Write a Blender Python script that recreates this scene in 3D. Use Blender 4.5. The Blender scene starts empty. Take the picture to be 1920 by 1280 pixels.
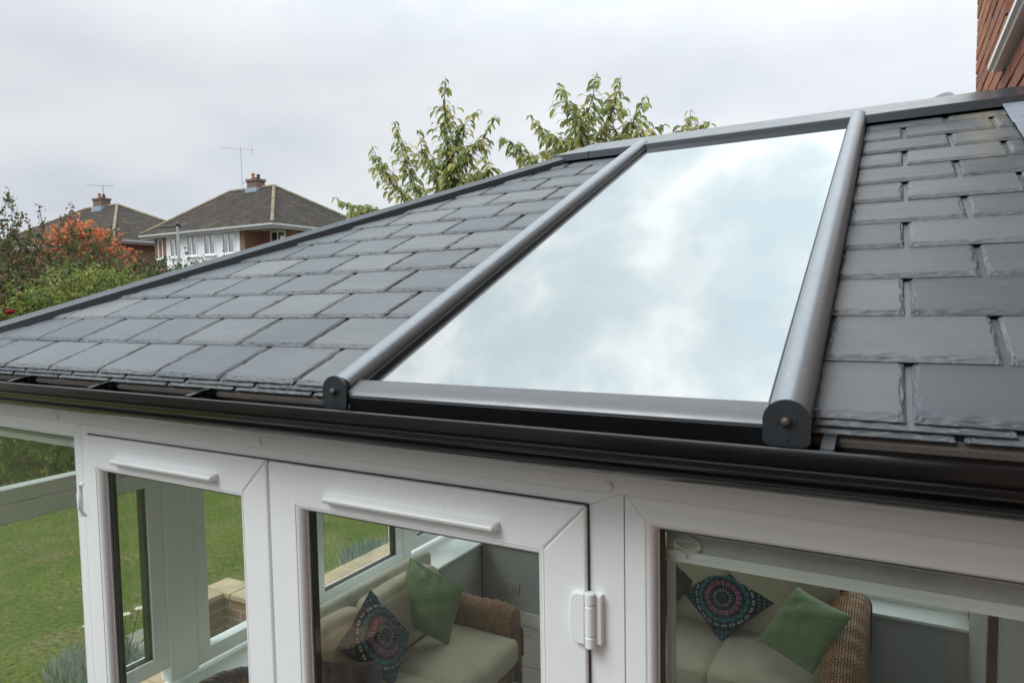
import bpy, math, random
import numpy as np
from mathutils import Vector, Matrix
R = math.radians
PI = math.pi
scene = bpy.context.scene
col = scene.collection

# ------------------------------------------------------------------ camera
RIGHT = (0.87286, 0.487665, -0.01728); UP = (-0.01438, 0.061102, 0.998028); FWD = (-0.48776, 0.87089, -0.060346)
cam_d = bpy.data.cameras.new('camera'); cam = bpy.data.objects.new('camera', cam_d); col.objects.link(cam)
CAM = Vector((2.0482, -1.0156, 2.5618))
m = Matrix.Identity(4)
for i in range(3):
    m[i][0] = RIGHT[i]; m[i][1] = UP[i]; m[i][2] = -FWD[i]; m[i][3] = CAM[i]
cam.matrix_world = m
cam_d.sensor_width = 36; cam_d.lens = 24.04; cam_d.clip_start = 0.05; cam_d.clip_end = 3000
cam_d.dof.use_dof = True; cam_d.dof.focus_distance = 2.6; cam_d.dof.aperture_fstop = 9
scene.camera = cam

# ------------------------------------------------------------------ world + sun
SUN_EL, SUN_AZ = R(48), R(215)          # azimuth measured clockwise from +Y
w = bpy.data.worlds.new('World'); scene.world = w; w.use_nodes = True
nt = w.node_tree; N = nt.nodes; L = nt.links
for n in list(N): N.remove(n)
def wn(t, **k):
    n = N.new(t)
    for a, b in k.items(): setattr(n, a, b)
    return n
out = wn('ShaderNodeOutputWorld'); bg = wn('ShaderNodeBackground'); bg.inputs[1].default_value = 0.1
L.new(bg.outputs[0], out.inputs[0])
sky = wn('ShaderNodeTexSky'); sky.sky_type = 'NISHITA'; sky.sun_disc = False
sky.sun_elevation = SUN_EL; sky.sun_rotation = SUN_AZ; sky.air_density = 1.0; sky.dust_density = 2.0
tc = wn('ShaderNodeTexCoord'); sep = wn('ShaderNodeSeparateXYZ'); L.new(tc.outputs['Generated'], sep.inputs[0])
def wm(op, a, b=None, c=None, clamp=False):
    n = wn('ShaderNodeMath', operation=op, use_clamp=clamp)
    for i, v in enumerate((a, b, c)):
        if v is None: continue
        if isinstance(v, (int, float)): n.inputs[i].default_value = v
        else: L.new(v, n.inputs[i])
    return n.outputs[0]
zc = wm('MAXIMUM', sep.outputs[2], 0.0); zz = wm('ADD', zc, 0.22)
px = wm('DIVIDE', sep.outputs[0], zz); py = wm('DIVIDE', sep.outputs[1], zz)
cb = wn('ShaderNodeCombineXYZ'); L.new(px, cb.inputs[0]); L.new(py, cb.inputs[1])
n1 = wn('ShaderNodeTexNoise'); n1.inputs['Scale'].default_value = 4.4; n1.inputs['Detail'].default_value = 10; n1.inputs['Roughness'].default_value = 0.55; n1.inputs['Distortion'].default_value = 0.15
n2 = wn('ShaderNodeTexNoise'); n2.inputs['Scale'].default_value = 1.0; n2.inputs['Detail'].default_value = 6
mp = wn('ShaderNodeMapping'); mp.inputs['Location'].default_value = (3.1, 1.7, 0.4); L.new(cb.outputs[0], mp.inputs[0])
mp2 = wn('ShaderNodeMapping'); mp2.inputs['Location'].default_value = (-1.3, 4.2, 0.0); L.new(cb.outputs[0], mp2.inputs[0])
L.new(mp.outputs[0], n1.inputs['Vector']); L.new(mp2.outputs[0], n2.inputs['Vector'])
def ramp(src, stops):
    r = wn('ShaderNodeValToRGB'); e = r.color_ramp.elements
    while len(e) < len(stops): e.new(0.5)
    for i, (p, c) in enumerate(stops): e[i].position = p; e[i].color = (*c, 1)
    L.new(src, r.inputs[0]); return r.outputs[0]
lowc = ramp(n2.outputs[0], [(0.30, (0.49, 0.525, 0.575)), (0.48, (0.585, 0.61, 0.645)), (0.60, (0.65, 0.665, 0.685)), (0.70, (0.74, 0.75, 0.755))])
highc = ramp(n1.outputs[0], [(0.38, (0.545, 0.625, 0.67)), (0.46, (0.60, 0.67, 0.70)), (0.52, (0.69, 0.73, 0.75)), (0.59, (0.81, 0.83, 0.835))])
def mixc(f, a, b, mode='MIX'):
    n = wn('ShaderNodeMix', data_type='RGBA', blend_type=mode)
    if isinstance(f, (int, float)): n.inputs[0].default_value = f
    else: L.new(f, n.inputs[0])
    for i, v in ((6, a), (7, b)):
        if isinstance(v, tuple): n.inputs[i].default_value = v
        else: L.new(v, n.inputs[i])
    return n.outputs[2]
hi = wn('ShaderNodeMapRange'); L.new(sep.outputs[2], hi.inputs[0]); hi.inputs[1].default_value = 0.34; hi.inputs[2].default_value = 0.52
cl = mixc(hi.outputs[0], lowc, highc)
# the sky brightens slowly from the west (left) to the north (right)
gx = wn('ShaderNodeMapRange'); L.new(sep.outputs[0], gx.inputs[0]); gx.inputs[1].default_value = -0.95; gx.inputs[2].default_value = 0.0; gx.inputs[3].default_value = 0.80; gx.inputs[4].default_value = 1.0
gv = wn('ShaderNodeVectorMath', operation='SCALE'); L.new(cl, gv.inputs[0]); L.new(gx.outputs[0], gv.inputs['Scale'])
sc10 = wn('ShaderNodeVectorMath', operation='SCALE'); L.new(gv.outputs[0], sc10.inputs[0]); sc10.inputs['Scale'].default_value = 13.2
zb = wn('ShaderNodeMapRange'); L.new(sep.outputs[2], zb.inputs[0]); zb.inputs[1].default_value = 0.30; zb.inputs[2].default_value = 0.80; zb.inputs[3].default_value = 1.0; zb.inputs[4].default_value = 2.1
zs = wn('ShaderNodeVectorMath', operation='SCALE'); L.new(sc10.outputs[0], zs.inputs[0]); L.new(zb.outputs[0], zs.inputs['Scale'])
fin = mixc(0.93, sky.outputs[0], zs.outputs[0])
L.new(fin, bg.inputs[0])
sd = bpy.data.lights.new('sun', 'SUN'); sd.energy = 1.5; sd.angle = R(30); sd.color = (1, 0.995, 0.985)
sun = bpy.data.objects.new('sun', sd); col.objects.link(sun)
sdir = Vector((math.sin(SUN_AZ) * math.cos(SUN_EL), math.cos(SUN_AZ) * math.cos(SUN_EL), math.sin(SUN_EL)))
sun.rotation_euler = sdir.to_track_quat('Z', 'Y').to_euler(); sun.location = (0, -5, 12)
scene.view_settings.view_transform = 'Standard'; scene.view_settings.look = 'None'
scene.view_settings.exposure = 0.22; scene.view_settings.gamma = 1
try:
    scene.cycles.max_bounces = 12; scene.cycles.diffuse_bounces = 8; scene.cycles.glossy_bounces = 6;  scene.cycles.transparent_max_bounces = 24; scene.cycles.use_denoising = True
    scene.cycles.sample_clamp_indirect = 6; scene.cycles.caustics_reflective = False; scene.cycles.caustics_refractive = False
except Exception: pass

# ------------------------------------------------------------------ materials
class MT:
    def __init__(s, name):
        s.m = bpy.data.materials.new(name); s.m.use_nodes = True; s.t = s.m.node_tree
        s.b = s.t.nodes['Principled BSDF']; s.o = s.t.nodes['Material Output']
    def n(s, t, **k):
        x = s.t.nodes.new(t)
        for a, b in k.items(): setattr(x, a, b)
        return x
    def l(s, a, b): s.t.links.new(a, b)
    def noise(s, scale, detail=4, vec=None, rough=0.5, dist=0.0, stretch=None, coord='Object'):
        x = s.n('ShaderNodeTexNoise'); x.inputs['Scale'].default_value = scale; x.inputs['Detail'].default_value = detail
        x.inputs['Roughness'].default_value = rough; x.inputs['Distortion'].default_value = dist
        if vec is None:
            t = s.n('ShaderNodeTexCoord'); vec = t.outputs[coord]
        if stretch:
            mpp = s.n('ShaderNodeMapping'); mpp.inputs['Scale'].default_value = stretch; s.l(vec, mpp.inputs[0]); vec = mpp.outputs[0]
        s.l(vec, x.inputs['Vector']); return x.outputs[0]
    def ramp(s, src, stops):
        r = s.n('ShaderNodeValToRGB'); e = r.color_ramp.elements
        while len(e) < len(stops): e.new(0.5)
        for i, (p, c) in enumerate(stops):
            e[i].position = p; e[i].color = (*c, 1) if isinstance(c, tuple) else (c, c, c, 1)
        s.l(src, r.inputs[0]); return r.outputs[0]
    def mix(s, f, a, b, mode='MIX'):
        x = s.n('ShaderNodeMix', data_type='RGBA', blend_type=mode)
        if isinstance(f, (int, float)): x.inputs[0].default_value = f
        else: s.l(f, x.inputs[0])
        for i, v in ((6, a), (7, b)):
            if isinstance(v, tuple): x.inputs[i].default_value = (*v, 1)
            else: s.l(v, x.inputs[i])
        return x.outputs[2]
    def math(s, op, a, b=None, clamp=False):
        x = s.n('ShaderNodeMath', operation=op, use_clamp=clamp)
        for i, v in enumerate((a, b)):
            if v is None: continue
            if isinstance(v, (int, float)): x.inputs[i].default_value = v
            else: s.l(v, x.inputs[i])
        return x.outputs[0]
    def bump(s, h, strength=0.3, dist=0.01):
        x = s.n('ShaderNodeBump'); x.inputs['Strength'].default_value = strength; x.inputs['Distance'].default_value = dist
        s.l(h, x.inputs['Height']); s.l(x.outputs[0], s.b.inputs['Normal'])
    def col(s, c):
        if isinstance(c, tuple): s.b.inputs['Base Color'].default_value = (*c, 1)
        else: s.l(c, s.b.inputs['Base Color'])
    def rough(s, r):
        if isinstance(r, (int, float)): s.b.inputs['Roughness'].default_value = r
        else: s.l(r, s.b.inputs['Roughness'])

def mat_plain(name, c, rough=0.5, var=0.12, scale=8, metal=0, bump=0.0, bscale=60, spec=0.5):
    M = MT(name); n = M.noise(scale, 5)
    M.col(M.ramp(n, [(0.3, tuple(x * (1 - var) for x in c)), (0.7, tuple(min(1, x * (1 + var)) for x in c))]))
    M.rough(rough); M.b.inputs['Metallic'].default_value = metal; M.b.inputs['Specular IOR Level'].default_value = spec
    if bump: M.bump(M.noise(bscale, 4), bump, 0.003)
    return M.m

def m_upvc():
    M = MT('white_upvc'); n = M.noise(3.0, 5); d = M.noise(260, 2, stretch=(1, 1, 1)); 
    base = M.ramp(n, [(0.3, (0.82, 0.85, 0.86)), (0.7, (0.85, 0.88, 0.89))])
    sp = M.ramp(M.noise(70, 2), [(0.70, 0.0), (0.80, 1.0)])
    M.col(M.mix(M.math('MULTIPLY', sp, 0.30), base, (0.42, 0.36, 0.28)))
    M.rough(M.ramp(d, [(0.3, 0.30), (0.7, 0.36)])); M.bump(M.noise(14, 3), 0.06, 0.004)
    return M.m
def m_slate():
    M = MT('riven_slate'); 
    at = M.n('ShaderNodeAttribute'); at.attribute_name = 'var'
    nlow = M.noise(5, 5, stretch=(1, 1.6, 1)); nf = M.noise(26, 6, rough=0.6, dist=0.6, stretch=(0.45, 1.6, 1.6))
    c = M.ramp(M.math('ADD', M.math('MULTIPLY', nlow, 0.5), M.math('MULTIPLY', at.outputs['Fac'], 0.5)), [(0.25, (0.080, 0.094, 0.107)), (0.5, (0.104, 0.118, 0.130)), (0.75, (0.136, 0.148, 0.156))])
    # weather stain near the flashing and faint mineral streaks
    tc_ = M.n('ShaderNodeTexCoord'); sx = M.n('ShaderNodeSeparateXYZ'); M.l(tc_.outputs['Object'], sx.inputs[0])
    st = M.math('MULTIPLY', M.math('SUBTRACT', sx.outputs[0], 2.16), 5.0, True)
    st2 = M.math('MULTIPLY', st, M.math('MULTIPLY', M.math('SUBTRACT', sx.outputs[1], 0.95), 2.2, True))
    stn = M.math('MULTIPLY', st2, M.ramp(M.noise(9, 4, stretch=(1, 0.4, 1)), [(0.46, 0.0), (0.62, 1.0)]))
    c = M.mix(M.math('MULTIPLY', stn, 0.8), c, (0.30, 0.25, 0.17))
    c = M.mix(M.math('MULTIPLY', M.ramp(nf, [(0.60, 0.0), (0.72, 1.0)]), 0.16), c, (0.24, 0.24, 0.24))
    M.col(c); M.rough(M.ramp(nf, [(0.3, 0.42), (0.7, 0.54)]))
    wv = M.noise(34, 7, rough=0.62, dist=1.2, stretch=(0.5, 2.2, 2.2))
    M.bump(M.math('ADD', wv, M.math('MULTIPLY', M.noise(160, 4), 0.35)), 0.30, 0.0022)
    return M.m
def m_powder(name, c, r0, r1, sp=0.5, metal=0.0):
    M = MT(name); M.b.inputs['Metallic'].default_value = metal; nf = M.noise(22, 5); d = M.noise(90, 3)
    M.col(M.mix(M.ramp(d, [(0.60, 0.0), (0.75, 0.35)]), c, tuple(min(1, x * 1.7 + 0.01) for x in c)))
    M.rough(M.ramp(nf, [(0.3, r0), (0.7, r1)])); M.b.inputs['Specular IOR Level'].default_value = sp
    return M.m
def m_glass(name, tint, r0, gcol=(1, 1, 1), dirt=0.0):
    M = MT(name); t = M.t; t.nodes.remove(M.b)
    lw = M.n('ShaderNodeLayerWeight'); lw.inputs[0].default_value = 0.5
    f5 = M.math('POWER', lw.outputs['Facing'], 5.0)
    fr = M.math('ADD', M.math('MULTIPLY', f5, 1 - r0), r0, True)
    tr = M.n('ShaderNodeBsdfTransparent'); tr.inputs[0].default_value = (*tint, 1)
    gl = M.n('ShaderNodeBsdfGlossy'); gl.inputs['Roughness'].default_value = 0.0; gl.inputs[0].default_value = (*gcol, 1)
    mx = M.n('ShaderNodeMixShader'); M.l(fr, mx.inputs[0]); M.l(tr.outputs[0], mx.inputs[1]); M.l(gl.outputs[0], mx.inputs[2])
    if dirt:
        df = M.n('ShaderNodeBsdfDiffuse'); df.inputs[0].default_value = (0.55, 0.55, 0.52, 1)
        m2 = M.n('ShaderNodeMixShader'); M.l(M.math('MULTIPLY', M.ramp(M.noise(7, 6, rough=0.6), [(0.35, 0.1), (0.75, 1.0)]), dirt), m2.inputs[0])
        M.l(mx.outputs[0], m2.inputs[1]); M.l(df.outputs[0], m2.inputs[2]); mx = m2
    M.l(mx.outputs[0], M.o.inputs[0]); return M.m
def m_brick():
    M = MT('red_facing_brick'); at = M.n('ShaderNodeAttribute'); at.attribute_name = 'Col'
    n = M.noise(30, 5); M.col(M.mix(M.ramp(n, [(0.35, 0.0), (0.7, 0.5)]), at.outputs['Color'], (0.36, 0.20, 0.12)))
    M.rough(0.9); M.bump(M.noise(110, 5), 0.5, 0.004); return M.m
def m_brick_far(name='far_brick', c1=(0.27, 0.11, 0.065), c2=(0.20, 0.085, 0.055)):
    M = MT(name); b = M.n('ShaderNodeTexBrick'); tcn = M.n('ShaderNodeTexCoord')
    b.inputs['Scale'].default_value = 1; b.inputs['Brick Width'].default_value = 0.225; b.inputs['Row Height'].default_value = 0.075; b.inputs['Mortar Size'].default_value = 0.008
    b.inputs['Color1'].default_value = (*c1, 1); b.inputs['Color2'].default_value = (*c2, 1); b.inputs['Mortar'].default_value = (0.33, 0.28, 0.23, 1)
    sp = M.n('ShaderNodeSeparateXYZ'); M.l(tcn.outputs['Object'], sp.inputs[0]); cc = M.n('ShaderNodeCombineXYZ')
    M.l(M.math('ADD', sp.outputs[0], sp.outputs[1]), cc.inputs[0]); M.l(sp.outputs[2], cc.inputs[1]); M.l(cc.outputs[0], b.inputs['Vector'])
    M.col(M.mix(M.ramp(M.noise(1.2, 4), [(0.3, 0.0), (0.8, 0.4)]), b.outputs[0], (0.16, 0.09, 0.06))); M.rough(0.9); return M.m
def m_rooftile():
    M = MT('concrete_roof_tile'); n = M.noise(1.3, 6); f = M.noise(14, 4)
    c = M.ramp(n, [(0.3, (0.036, 0.029, 0.024)), (0.6, (0.052, 0.042, 0.034)), (0.72, (0.085, 0.075, 0.035))])
    at = M.n('ShaderNodeAttribute'); at.attribute_name = 'Col'
    c = M.mix(M.ramp(f, [(0.4, 0.0), (0.8, 0.35)]), c, (0.10, 0.085, 0.07)); M.col(M.mix(1.0, c, at.outputs['Color'], 'MULTIPLY')); M.rough(0.95); M.bump(f, 0.4, 0.03); return M.m
def m_vcol(name, rough=0.8, transl=0.0, bump=0.0, bscale=200, sheen=0.0, spec=0.3):
    M = MT(name); at = M.n('ShaderNodeAttribute'); at.attribute_name = 'Col'; M.col(at.outputs['Color']); M.rough(rough)
    M.b.inputs['Specular IOR Level'].default_value = spec
    if sheen: M.b.inputs['Sheen Weight'].default_value = sheen
    if bump: M.bump(M.noise(bscale, 3), bump, 0.002)
    if transl:
        tr = M.n('ShaderNodeBsdfTranslucent'); M.l(at.outputs['Color'], tr.inputs[0]); mx = M.n('ShaderNodeMixShader'); mx.inputs[0].default_value = transl
        M.l(M.b.outputs[0], mx.inputs[1]); M.l(tr.outputs[0], mx.inputs[2]); M.l(mx.outputs[0], M.o.inputs[0])
    return M.m
def m_lawn():
    M = MT('lawn_grass'); a = M.noise(0.9, 6, rough=0.6); b = M.noise(24, 6, rough=0.75); c = M.noise(2.4, 5, rough=0.65)
    base = M.ramp(a, [(0.32, (0.070, 0.105, 0.018)), (0.5, (0.100, 0.140, 0.026)), (0.62, (0.135, 0.160, 0.036)), (0.75, (0.16, 0.150, 0.055))])
    base = M.mix(M.ramp(c, [(0.46, 0.0), (0.62, 0.85)]), base, (0.185, 0.155, 0.070))
    M.col(M.mix(M.ramp(b, [(0.40, 1.0), (0.56, 0.0)]), base, (0.045, 0.058, 0.020))); M.rough(0.95)
    M.b.inputs['Specular IOR Level'].default_value = 0.1; M.bump(b, 0.8, 0.02); return M.m
def m_paving():
    M = MT('buff_paving'); b = M.n('ShaderNodeTexBrick'); tcn = M.n('ShaderNodeTexCoord'); b.offset = 0.5
    b.inputs['Scale'].default_value = 1; b.inputs['Brick Width'].default_value = 0.6; b.inputs['Row Height'].default_value = 0.45; b.inputs['Mortar Size'].default_value = 0.008
    b.inputs['Color1'].default_value = (0.27, 0.245, 0.205, 1); b.inputs['Color2'].default_value = (0.22, 0.205, 0.175, 1); b.inputs['Mortar'].default_value = (0.10, 0.09, 0.07, 1)
    M.l(tcn.outputs['Object'], b.inputs['Vector']); M.col(M.mix(M.ramp(M.noise(7, 6), [(0.35, 0.0), (0.75, 0.45)]), b.outputs[0], (0.13, 0.12, 0.09)))
    M.rough(0.85); M.bump(M.noise(30, 5), 0.3, 0.004); return M.m
def m_tilefloor():
    M = MT('cream_floor_tile'); b = M.n('ShaderNodeTexBrick'); tcn = M.n('ShaderNodeTexCoord'); b.offset = 0.5
    b.inputs['Scale'].default_value = 1; b.inputs['Brick Width'].default_value = 0.5; b.inputs['Row Height'].default_value = 0.33; b.inputs['Mortar Size'].default_value = 0.005
    b.inputs['Color1'].default_value = (0.50, 0.47, 0.42, 1); b.inputs['Color2'].default_value = (0.46, 0.43, 0.38, 1); b.inputs['Mortar'].default_value = (0.22, 0.2, 0.18, 1)
    M.l(tcn.outputs['Object'], b.inputs['Vector']); M.col(b.outputs[0]); M.rough(0.35); return M.m
def m_fabric(name, c, stripes=False):
    M = MT(name); n = M.noise(6, 5); w1 = M.noise(300, 3)
    cc = M.ramp(n, [(0.3, tuple(x * 0.88 for x in c)), (0.7, tuple(x * 1.1 for x in c))])
    M.col(M.mix(M.ramp(w1, [(0.3, 0.25), (0.7, 0.0)]), cc, tuple(x * 0.6 for x in c))); M.rough(0.9); M.b.inputs['Sheen Weight'].default_value = 0.2
    M.bump(M.math('ADD', w1, M.noise(11, 4)), 0.35, 0.004); return M.m
def m_silk():
    M = MT('green_dupion_silk'); a = M.noise(5, 4); st = M.noise(40, 4, stretch=(0.3, 1, 3.0), dist=0.4); st2 = M.noise(7, 5, dist=1.5)
    c = M.ramp(a, [(0.3, (0.10, 0.18, 0.05)), (0.7, (0.145, 0.24, 0.075))]); M.col(M.mix(M.ramp(st, [(0.45, 0.0), (0.7, 0.4)]), c, (0.21, 0.30, 0.15)))
    M.rough(0.42); M.b.inputs['Sheen Weight'].default_value = 0.4; M.bump(M.math('ADD', M.math('MULTIPLY', st, 0.7), M.math('MULTIPLY', st2, 0.5)), 0.4, 0.008); return M.m
def m_wicker():
    M = MT('woven_wicker'); uv = M.n('ShaderNodeUVMap'); b = M.n('ShaderNodeTexBrick'); b.offset = 0.5
    b.inputs['Scale'].default_value = 1; b.inputs['Brick Width'].default_value = 0.030; b.inputs['Row Height'].default_value = 0.013; b.inputs['Mortar Size'].default_value = 0.0030; b.inputs['Mortar Smooth'].default_value = 1.0
    b.inputs['Color1'].default_value = (0.60, 0.29, 0.09, 1); b.inputs['Color2'].default_value = (0.40, 0.18, 0.05, 1); b.inputs['Mortar'].default_value = (0.03, 0.014, 0.006, 1)
    M.l(uv.outputs[0], b.inputs['Vector']); M.col(M.mix(M.ramp(M.noise(9, 4), [(0.3, 0.0), (0.8, 0.5)]), b.outputs[0], (0.15, 0.07, 0.028)))
    M.rough(0.45); M.bump(M.math('SUBTRACT', 1.0, b.outputs['Fac']), 1.0, 0.006); return M.m

UPVC = m_upvc(); SLATE = m_slate()
ALU = m_powder('grey_powder_coat', (0.27, 0.298, 0.325), 0.34, 0.42, 0.5, 0.62)
ALUR = m_powder('ridge_powder_coat', (0.062, 0.074, 0.086), 0.22, 0.28, 0.6, 0.35)
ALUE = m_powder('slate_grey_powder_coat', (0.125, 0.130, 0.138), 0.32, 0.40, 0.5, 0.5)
ALUD = m_powder('dark_grey_powder_coat', (0.020, 0.026, 0.032), 0.32, 0.42)
BARSHADE = m_powder('dark_shade_face', (0.012, 0.014, 0.016), 0.35, 0.5)
GUT = m_powder('black_gloss_pvc', (0.0050, 0.0056, 0.0062), 0.11, 0.17, 0.55)
FASC = m_powder('brown_gloss_fascia', (0.09, 0.08, 0.072), 0.12, 0.2, 0.9)
BOLT = mat_plain('weathered_bolt', (0.075, 0.062, 0.055), 0.45, metal=0.3)
GLASS = m_glass('window_glass', (0.965, 0.988, 0.972), 0.048, dirt=0.012)
ADDEDGLASS = m_glass('added_roof_glass', (0.90, 0.93, 0.93), 0.10)
SOLAR = m_glass('solar_control_glass', (0.30, 0.33, 0.35), 0.375, (0.97, 1.0, 1.0), dirt=0.012)
FARGLASS = m_glass('dark_window_glass', (0.25, 0.28, 0.30), 0.35)
BLACK = mat_plain('black_rubber_gasket', (0.012, 0.012, 0.012), 0.5)
LINING = mat_plain('grey_roof_lining', (0.05, 0.05, 0.05), 0.8)
PLASTER = mat_plain('pale_grey_plaster', (0.44, 0.46, 0.45), 0.8, var=0.03)
CEIL = mat_plain('white_ceiling', (0.75, 0.75, 0.73), 0.8, var=0.03)
SILL = mat_plain('white_gloss_board', (0.80, 0.83, 0.81), 0.3, var=0.02)
BRICK = m_brick(); FBRICK = m_brick_far(); MORTAR = mat_plain('grey_mortar', (0.30, 0.25, 0.20), 0.95, bump=0.4)
RTILE = m_rooftile(); WHITEPANEL = mat_plain('white_render', (0.74, 0.76, 0.78), 0.7, var=0.05)
LEAD = mat_plain('lead_flashing', (0.26, 0.31, 0.37), 0.5, var=0.25, scale=14, bump=0.3, bscale=30)
LEAF = m_vcol('leaf', 0.5, 0.42, spec=0.4); BARK = mat_plain('bark', (0.09, 0.065, 0.05), 0.9, var=0.3, bump=0.6)
LAWN = m_lawn(); PAVE = m_paving(); FLOOR = m_tilefloor()
LINEN = m_fabric('taupe_linen', (0.64, 0.565, 0.42)); CREAM = m_fabric('cream_linen', (0.68, 0.65, 0.56)); MAUVE = m_fabric('mauve_velvet', (0.085, 0.055, 0.065))
SILK = m_silk(); WICK = m_wicker(); PRINT = m_vcol('printed_cotton', 0.85, bump=0.3, bscale=260, sheen=0.1)
BLINDF = mat_plain('pleated_blind_cloth', (0.74, 0.74, 0.72), 0.85, var=0.05, bump=0.3, bscale=400)
TERRA = mat_plain('terracotta', (0.32, 0.15, 0.08), 0.8, var=0.2); WOOD = mat_plain('dark_timber', (0.07, 0.03, 0.018), 0.4, var=0.3)
GALV = mat_plain('galvanised_steel', (0.36, 0.38, 0.40), 0.45, metal=0.4); STONE = mat_plain('buff_coping_stone', (0.36, 0.27, 0.18), 0.9, var=0.25, scale=5, bump=0.4)
CHROME = mat_plain('chrome_screw', (0.5, 0.5, 0.5), 0.2, metal=1.0); CORD = mat_plain('white_cord', (0.7, 0.7, 0.66), 0.6)
CURT = mat_plain('net_curtain', (0.30, 0.33, 0.36), 0.9, var=0.3, scale=2)

# ------------------------------------------------------------------ mesh builder
class MB:
    def __init__(s): s.v = []; s.f = []; s.c = []; s.uv = []; s.n = 0
    def add(s, V, F, c=None, uv=None):
        V = np.asarray(V, float).reshape(-1, 3); s.v.append(V); o = s.n
        s.f += [tuple(i + o for i in f) for f in F]; s.n += len(V)
        cc = np.ones((len(V), 3)) if c is None else np.broadcast_to(np.asarray(c, float), (len(V), 3)); s.c.append(cc)
        s.uv.append(np.zeros((len(V), 2)) if uv is None else np.asarray(uv, float)); return s
    def box(s, x0, x1, y0, y1, z0, z1, c=None):
        V = [(x, y, z) for z in (z0, z1) for y in (y0, y1) for x in (x0, x1)]
        return s.add(V, [(0, 2, 3, 1), (4, 5, 7, 6), (0, 1, 5, 4), (2, 6, 7, 3), (0, 4, 6, 2), (1, 3, 7, 5)], c)
    def obox(s, o, ax, ay, az, c=None):       # oriented box: origin corner + three edge vectors
        o, ax, ay, az = (np.asarray(q, float) for q in (o, ax, ay, az))
        V = [o + ax * i + ay * j + az * k for k in (0, 1) for j in (0, 1) for i in (0, 1)]
        return s.add(V, [(0, 2, 3, 1), (4, 5, 7, 6), (0, 1, 5, 4), (2, 6, 7, 3), (0, 4, 6, 2), (1, 3, 7, 5)], c)
    def sweep(s, A, B, prof, U, W, c=None):   # closed profile [(a,b)] in axes U,W from point A to point B
        A, B, U, W = (np.asarray(q, float) for q in (A, B, U, W)); n = len(prof)
        V = [P + U * a + W * b for P in (A, B) for a, b in prof]
        F = [(i, (i + 1) % n, n + (i + 1) % n, n + i) for i in range(n)] + [tuple(range(n))[::-1], tuple(range(n, 2 * n))]
        return s.add(V, F, c)
    def tube(s, pts, rad, seg=8, c=None, cap=True):
        pts = [np.asarray(q, float) for q in pts]; rad = rad if isinstance(rad, (list, tuple)) else [rad] * len(pts)
        V = []; F = []
        for i, P in enumerate(pts):
            t = pts[min(i + 1, len(pts) - 1)] - pts[max(i - 1, 0)]; t = t / (np.linalg.norm(t) + 1e-9)
            a = np.cross(t, (0, 0, 1) if abs(t[2]) < 0.9 else (1, 0, 0)); a /= np.linalg.norm(a); b = np.cross(t, a)
            for k in range(seg):
                an = 2 * PI * k / seg; V.append(P + (a * math.cos(an) + b * math.sin(an)) * rad[i])
        for i in range(len(pts) - 1):
            for k in range(seg): F.append((i * seg + k, i * seg + (k + 1) % seg, (i + 1) * seg + (k + 1) % seg, (i + 1) * seg + k))
        if cap: F += [tuple(range(seg))[::-1], tuple(range((len(pts) - 1) * seg, len(pts) * seg))]
        return s.add(V, F, c)
    def lathe(s, o, axis, prof, seg=20, c=None):   # prof [(r,h)]
        o = np.asarray(o, float); ax = np.asarray(axis, float); ax /= np.linalg.norm(ax)
        a = np.cross(ax, (0, 0, 1) if abs(ax[2]) < 0.9 else (1, 0, 0)); a /= np.linalg.norm(a); b = np.cross(ax, a)
        V = [o + ax * h + (a * math.cos(2 * PI * k / seg) + b * math.sin(2 * PI * k / seg)) * max(r, 1e-5) for r, h in prof for k in range(seg)]
        F = [(i * seg + k, i * seg + (k + 1) % seg, (i + 1) * seg + (k + 1) % seg, (i + 1) * seg + k) for i in range(len(prof) - 1) for k in range(seg)]
        return s.add(V, F, c)
    def grid(s, P, c=None, uv=None, flip=False):   # P (r, c, 3)
        r, q = P.shape[:2]; I = np.arange(r * q).reshape(r, q)
        a, b, d, e = I[:-1, :-1].ravel(), I[:-1, 1:].ravel(), I[1:, 1:].ravel(), I[1:, :-1].ravel()
        Fq = np.stack((a, b, d, e) if not flip else (a, e, d, b), 1).tolist()
        return s.add(P.reshape(-1, 3), Fq, None if c is None else np.asarray(c).reshape(-1, 3), None if uv is None else np.asarray(uv).reshape(-1, 2))
    def build(s, name, mat, parent=None, smooth=None, bevel=0, seg=2, origin=None, subsurf=0, flat_color=False):
        V = np.concatenate(s.v); me = bpy.data.meshes.new(name)
        if origin is not None: V = V - np.asarray(origin, float)
        me.from_pydata(V.tolist(), [], s.f)
        C = np.concatenate(s.c); ca = me.color_attributes.new('Col', 'FLOAT_COLOR', 'POINT')
        ca.data.foreach_set('color', np.concatenate([C, np.ones((len(C), 1))], 1).ravel().astype(np.float32))
        va = me.attributes.new('var', 'FLOAT', 'POINT'); va.data.foreach_set('value', C[:, 0].astype(np.float32))
        UV = np.concatenate(s.uv)
        if np.abs(UV).max() > 0:
            ul = me.uv_layers.new(name='UVMap'); li = np.zeros(len(me.loops), np.int32); me.loops.foreach_get('vertex_index', li)
            ul.data.foreach_set('uv', UV[li].ravel().astype(np.float32))
        me.materials.append(mat); o = bpy.data.objects.new(name, me); col.objects.link(o)
        if smooth is not None:
            me.polygons.foreach_set('use_smooth', [True] * len(me.polygons))
            if smooth < 180: me.set_sharp_from_angle(angle=R(smooth))
        if origin is not None: o.location = origin
        if parent is not None:
            o.parent = parent
            T = Vector((0, 0, 0)); q = parent
            while q is not None: T += q.location; q = q.parent
            o.location = Vector(origin if origin is not None else (0, 0, 0)) - T
        if bevel:
            b = o.modifiers.new('bevel', 'BEVEL'); b.width = bevel; b.segments = seg; b.limit_method = 'ANGLE'; b.angle_limit = R(40)
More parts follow.
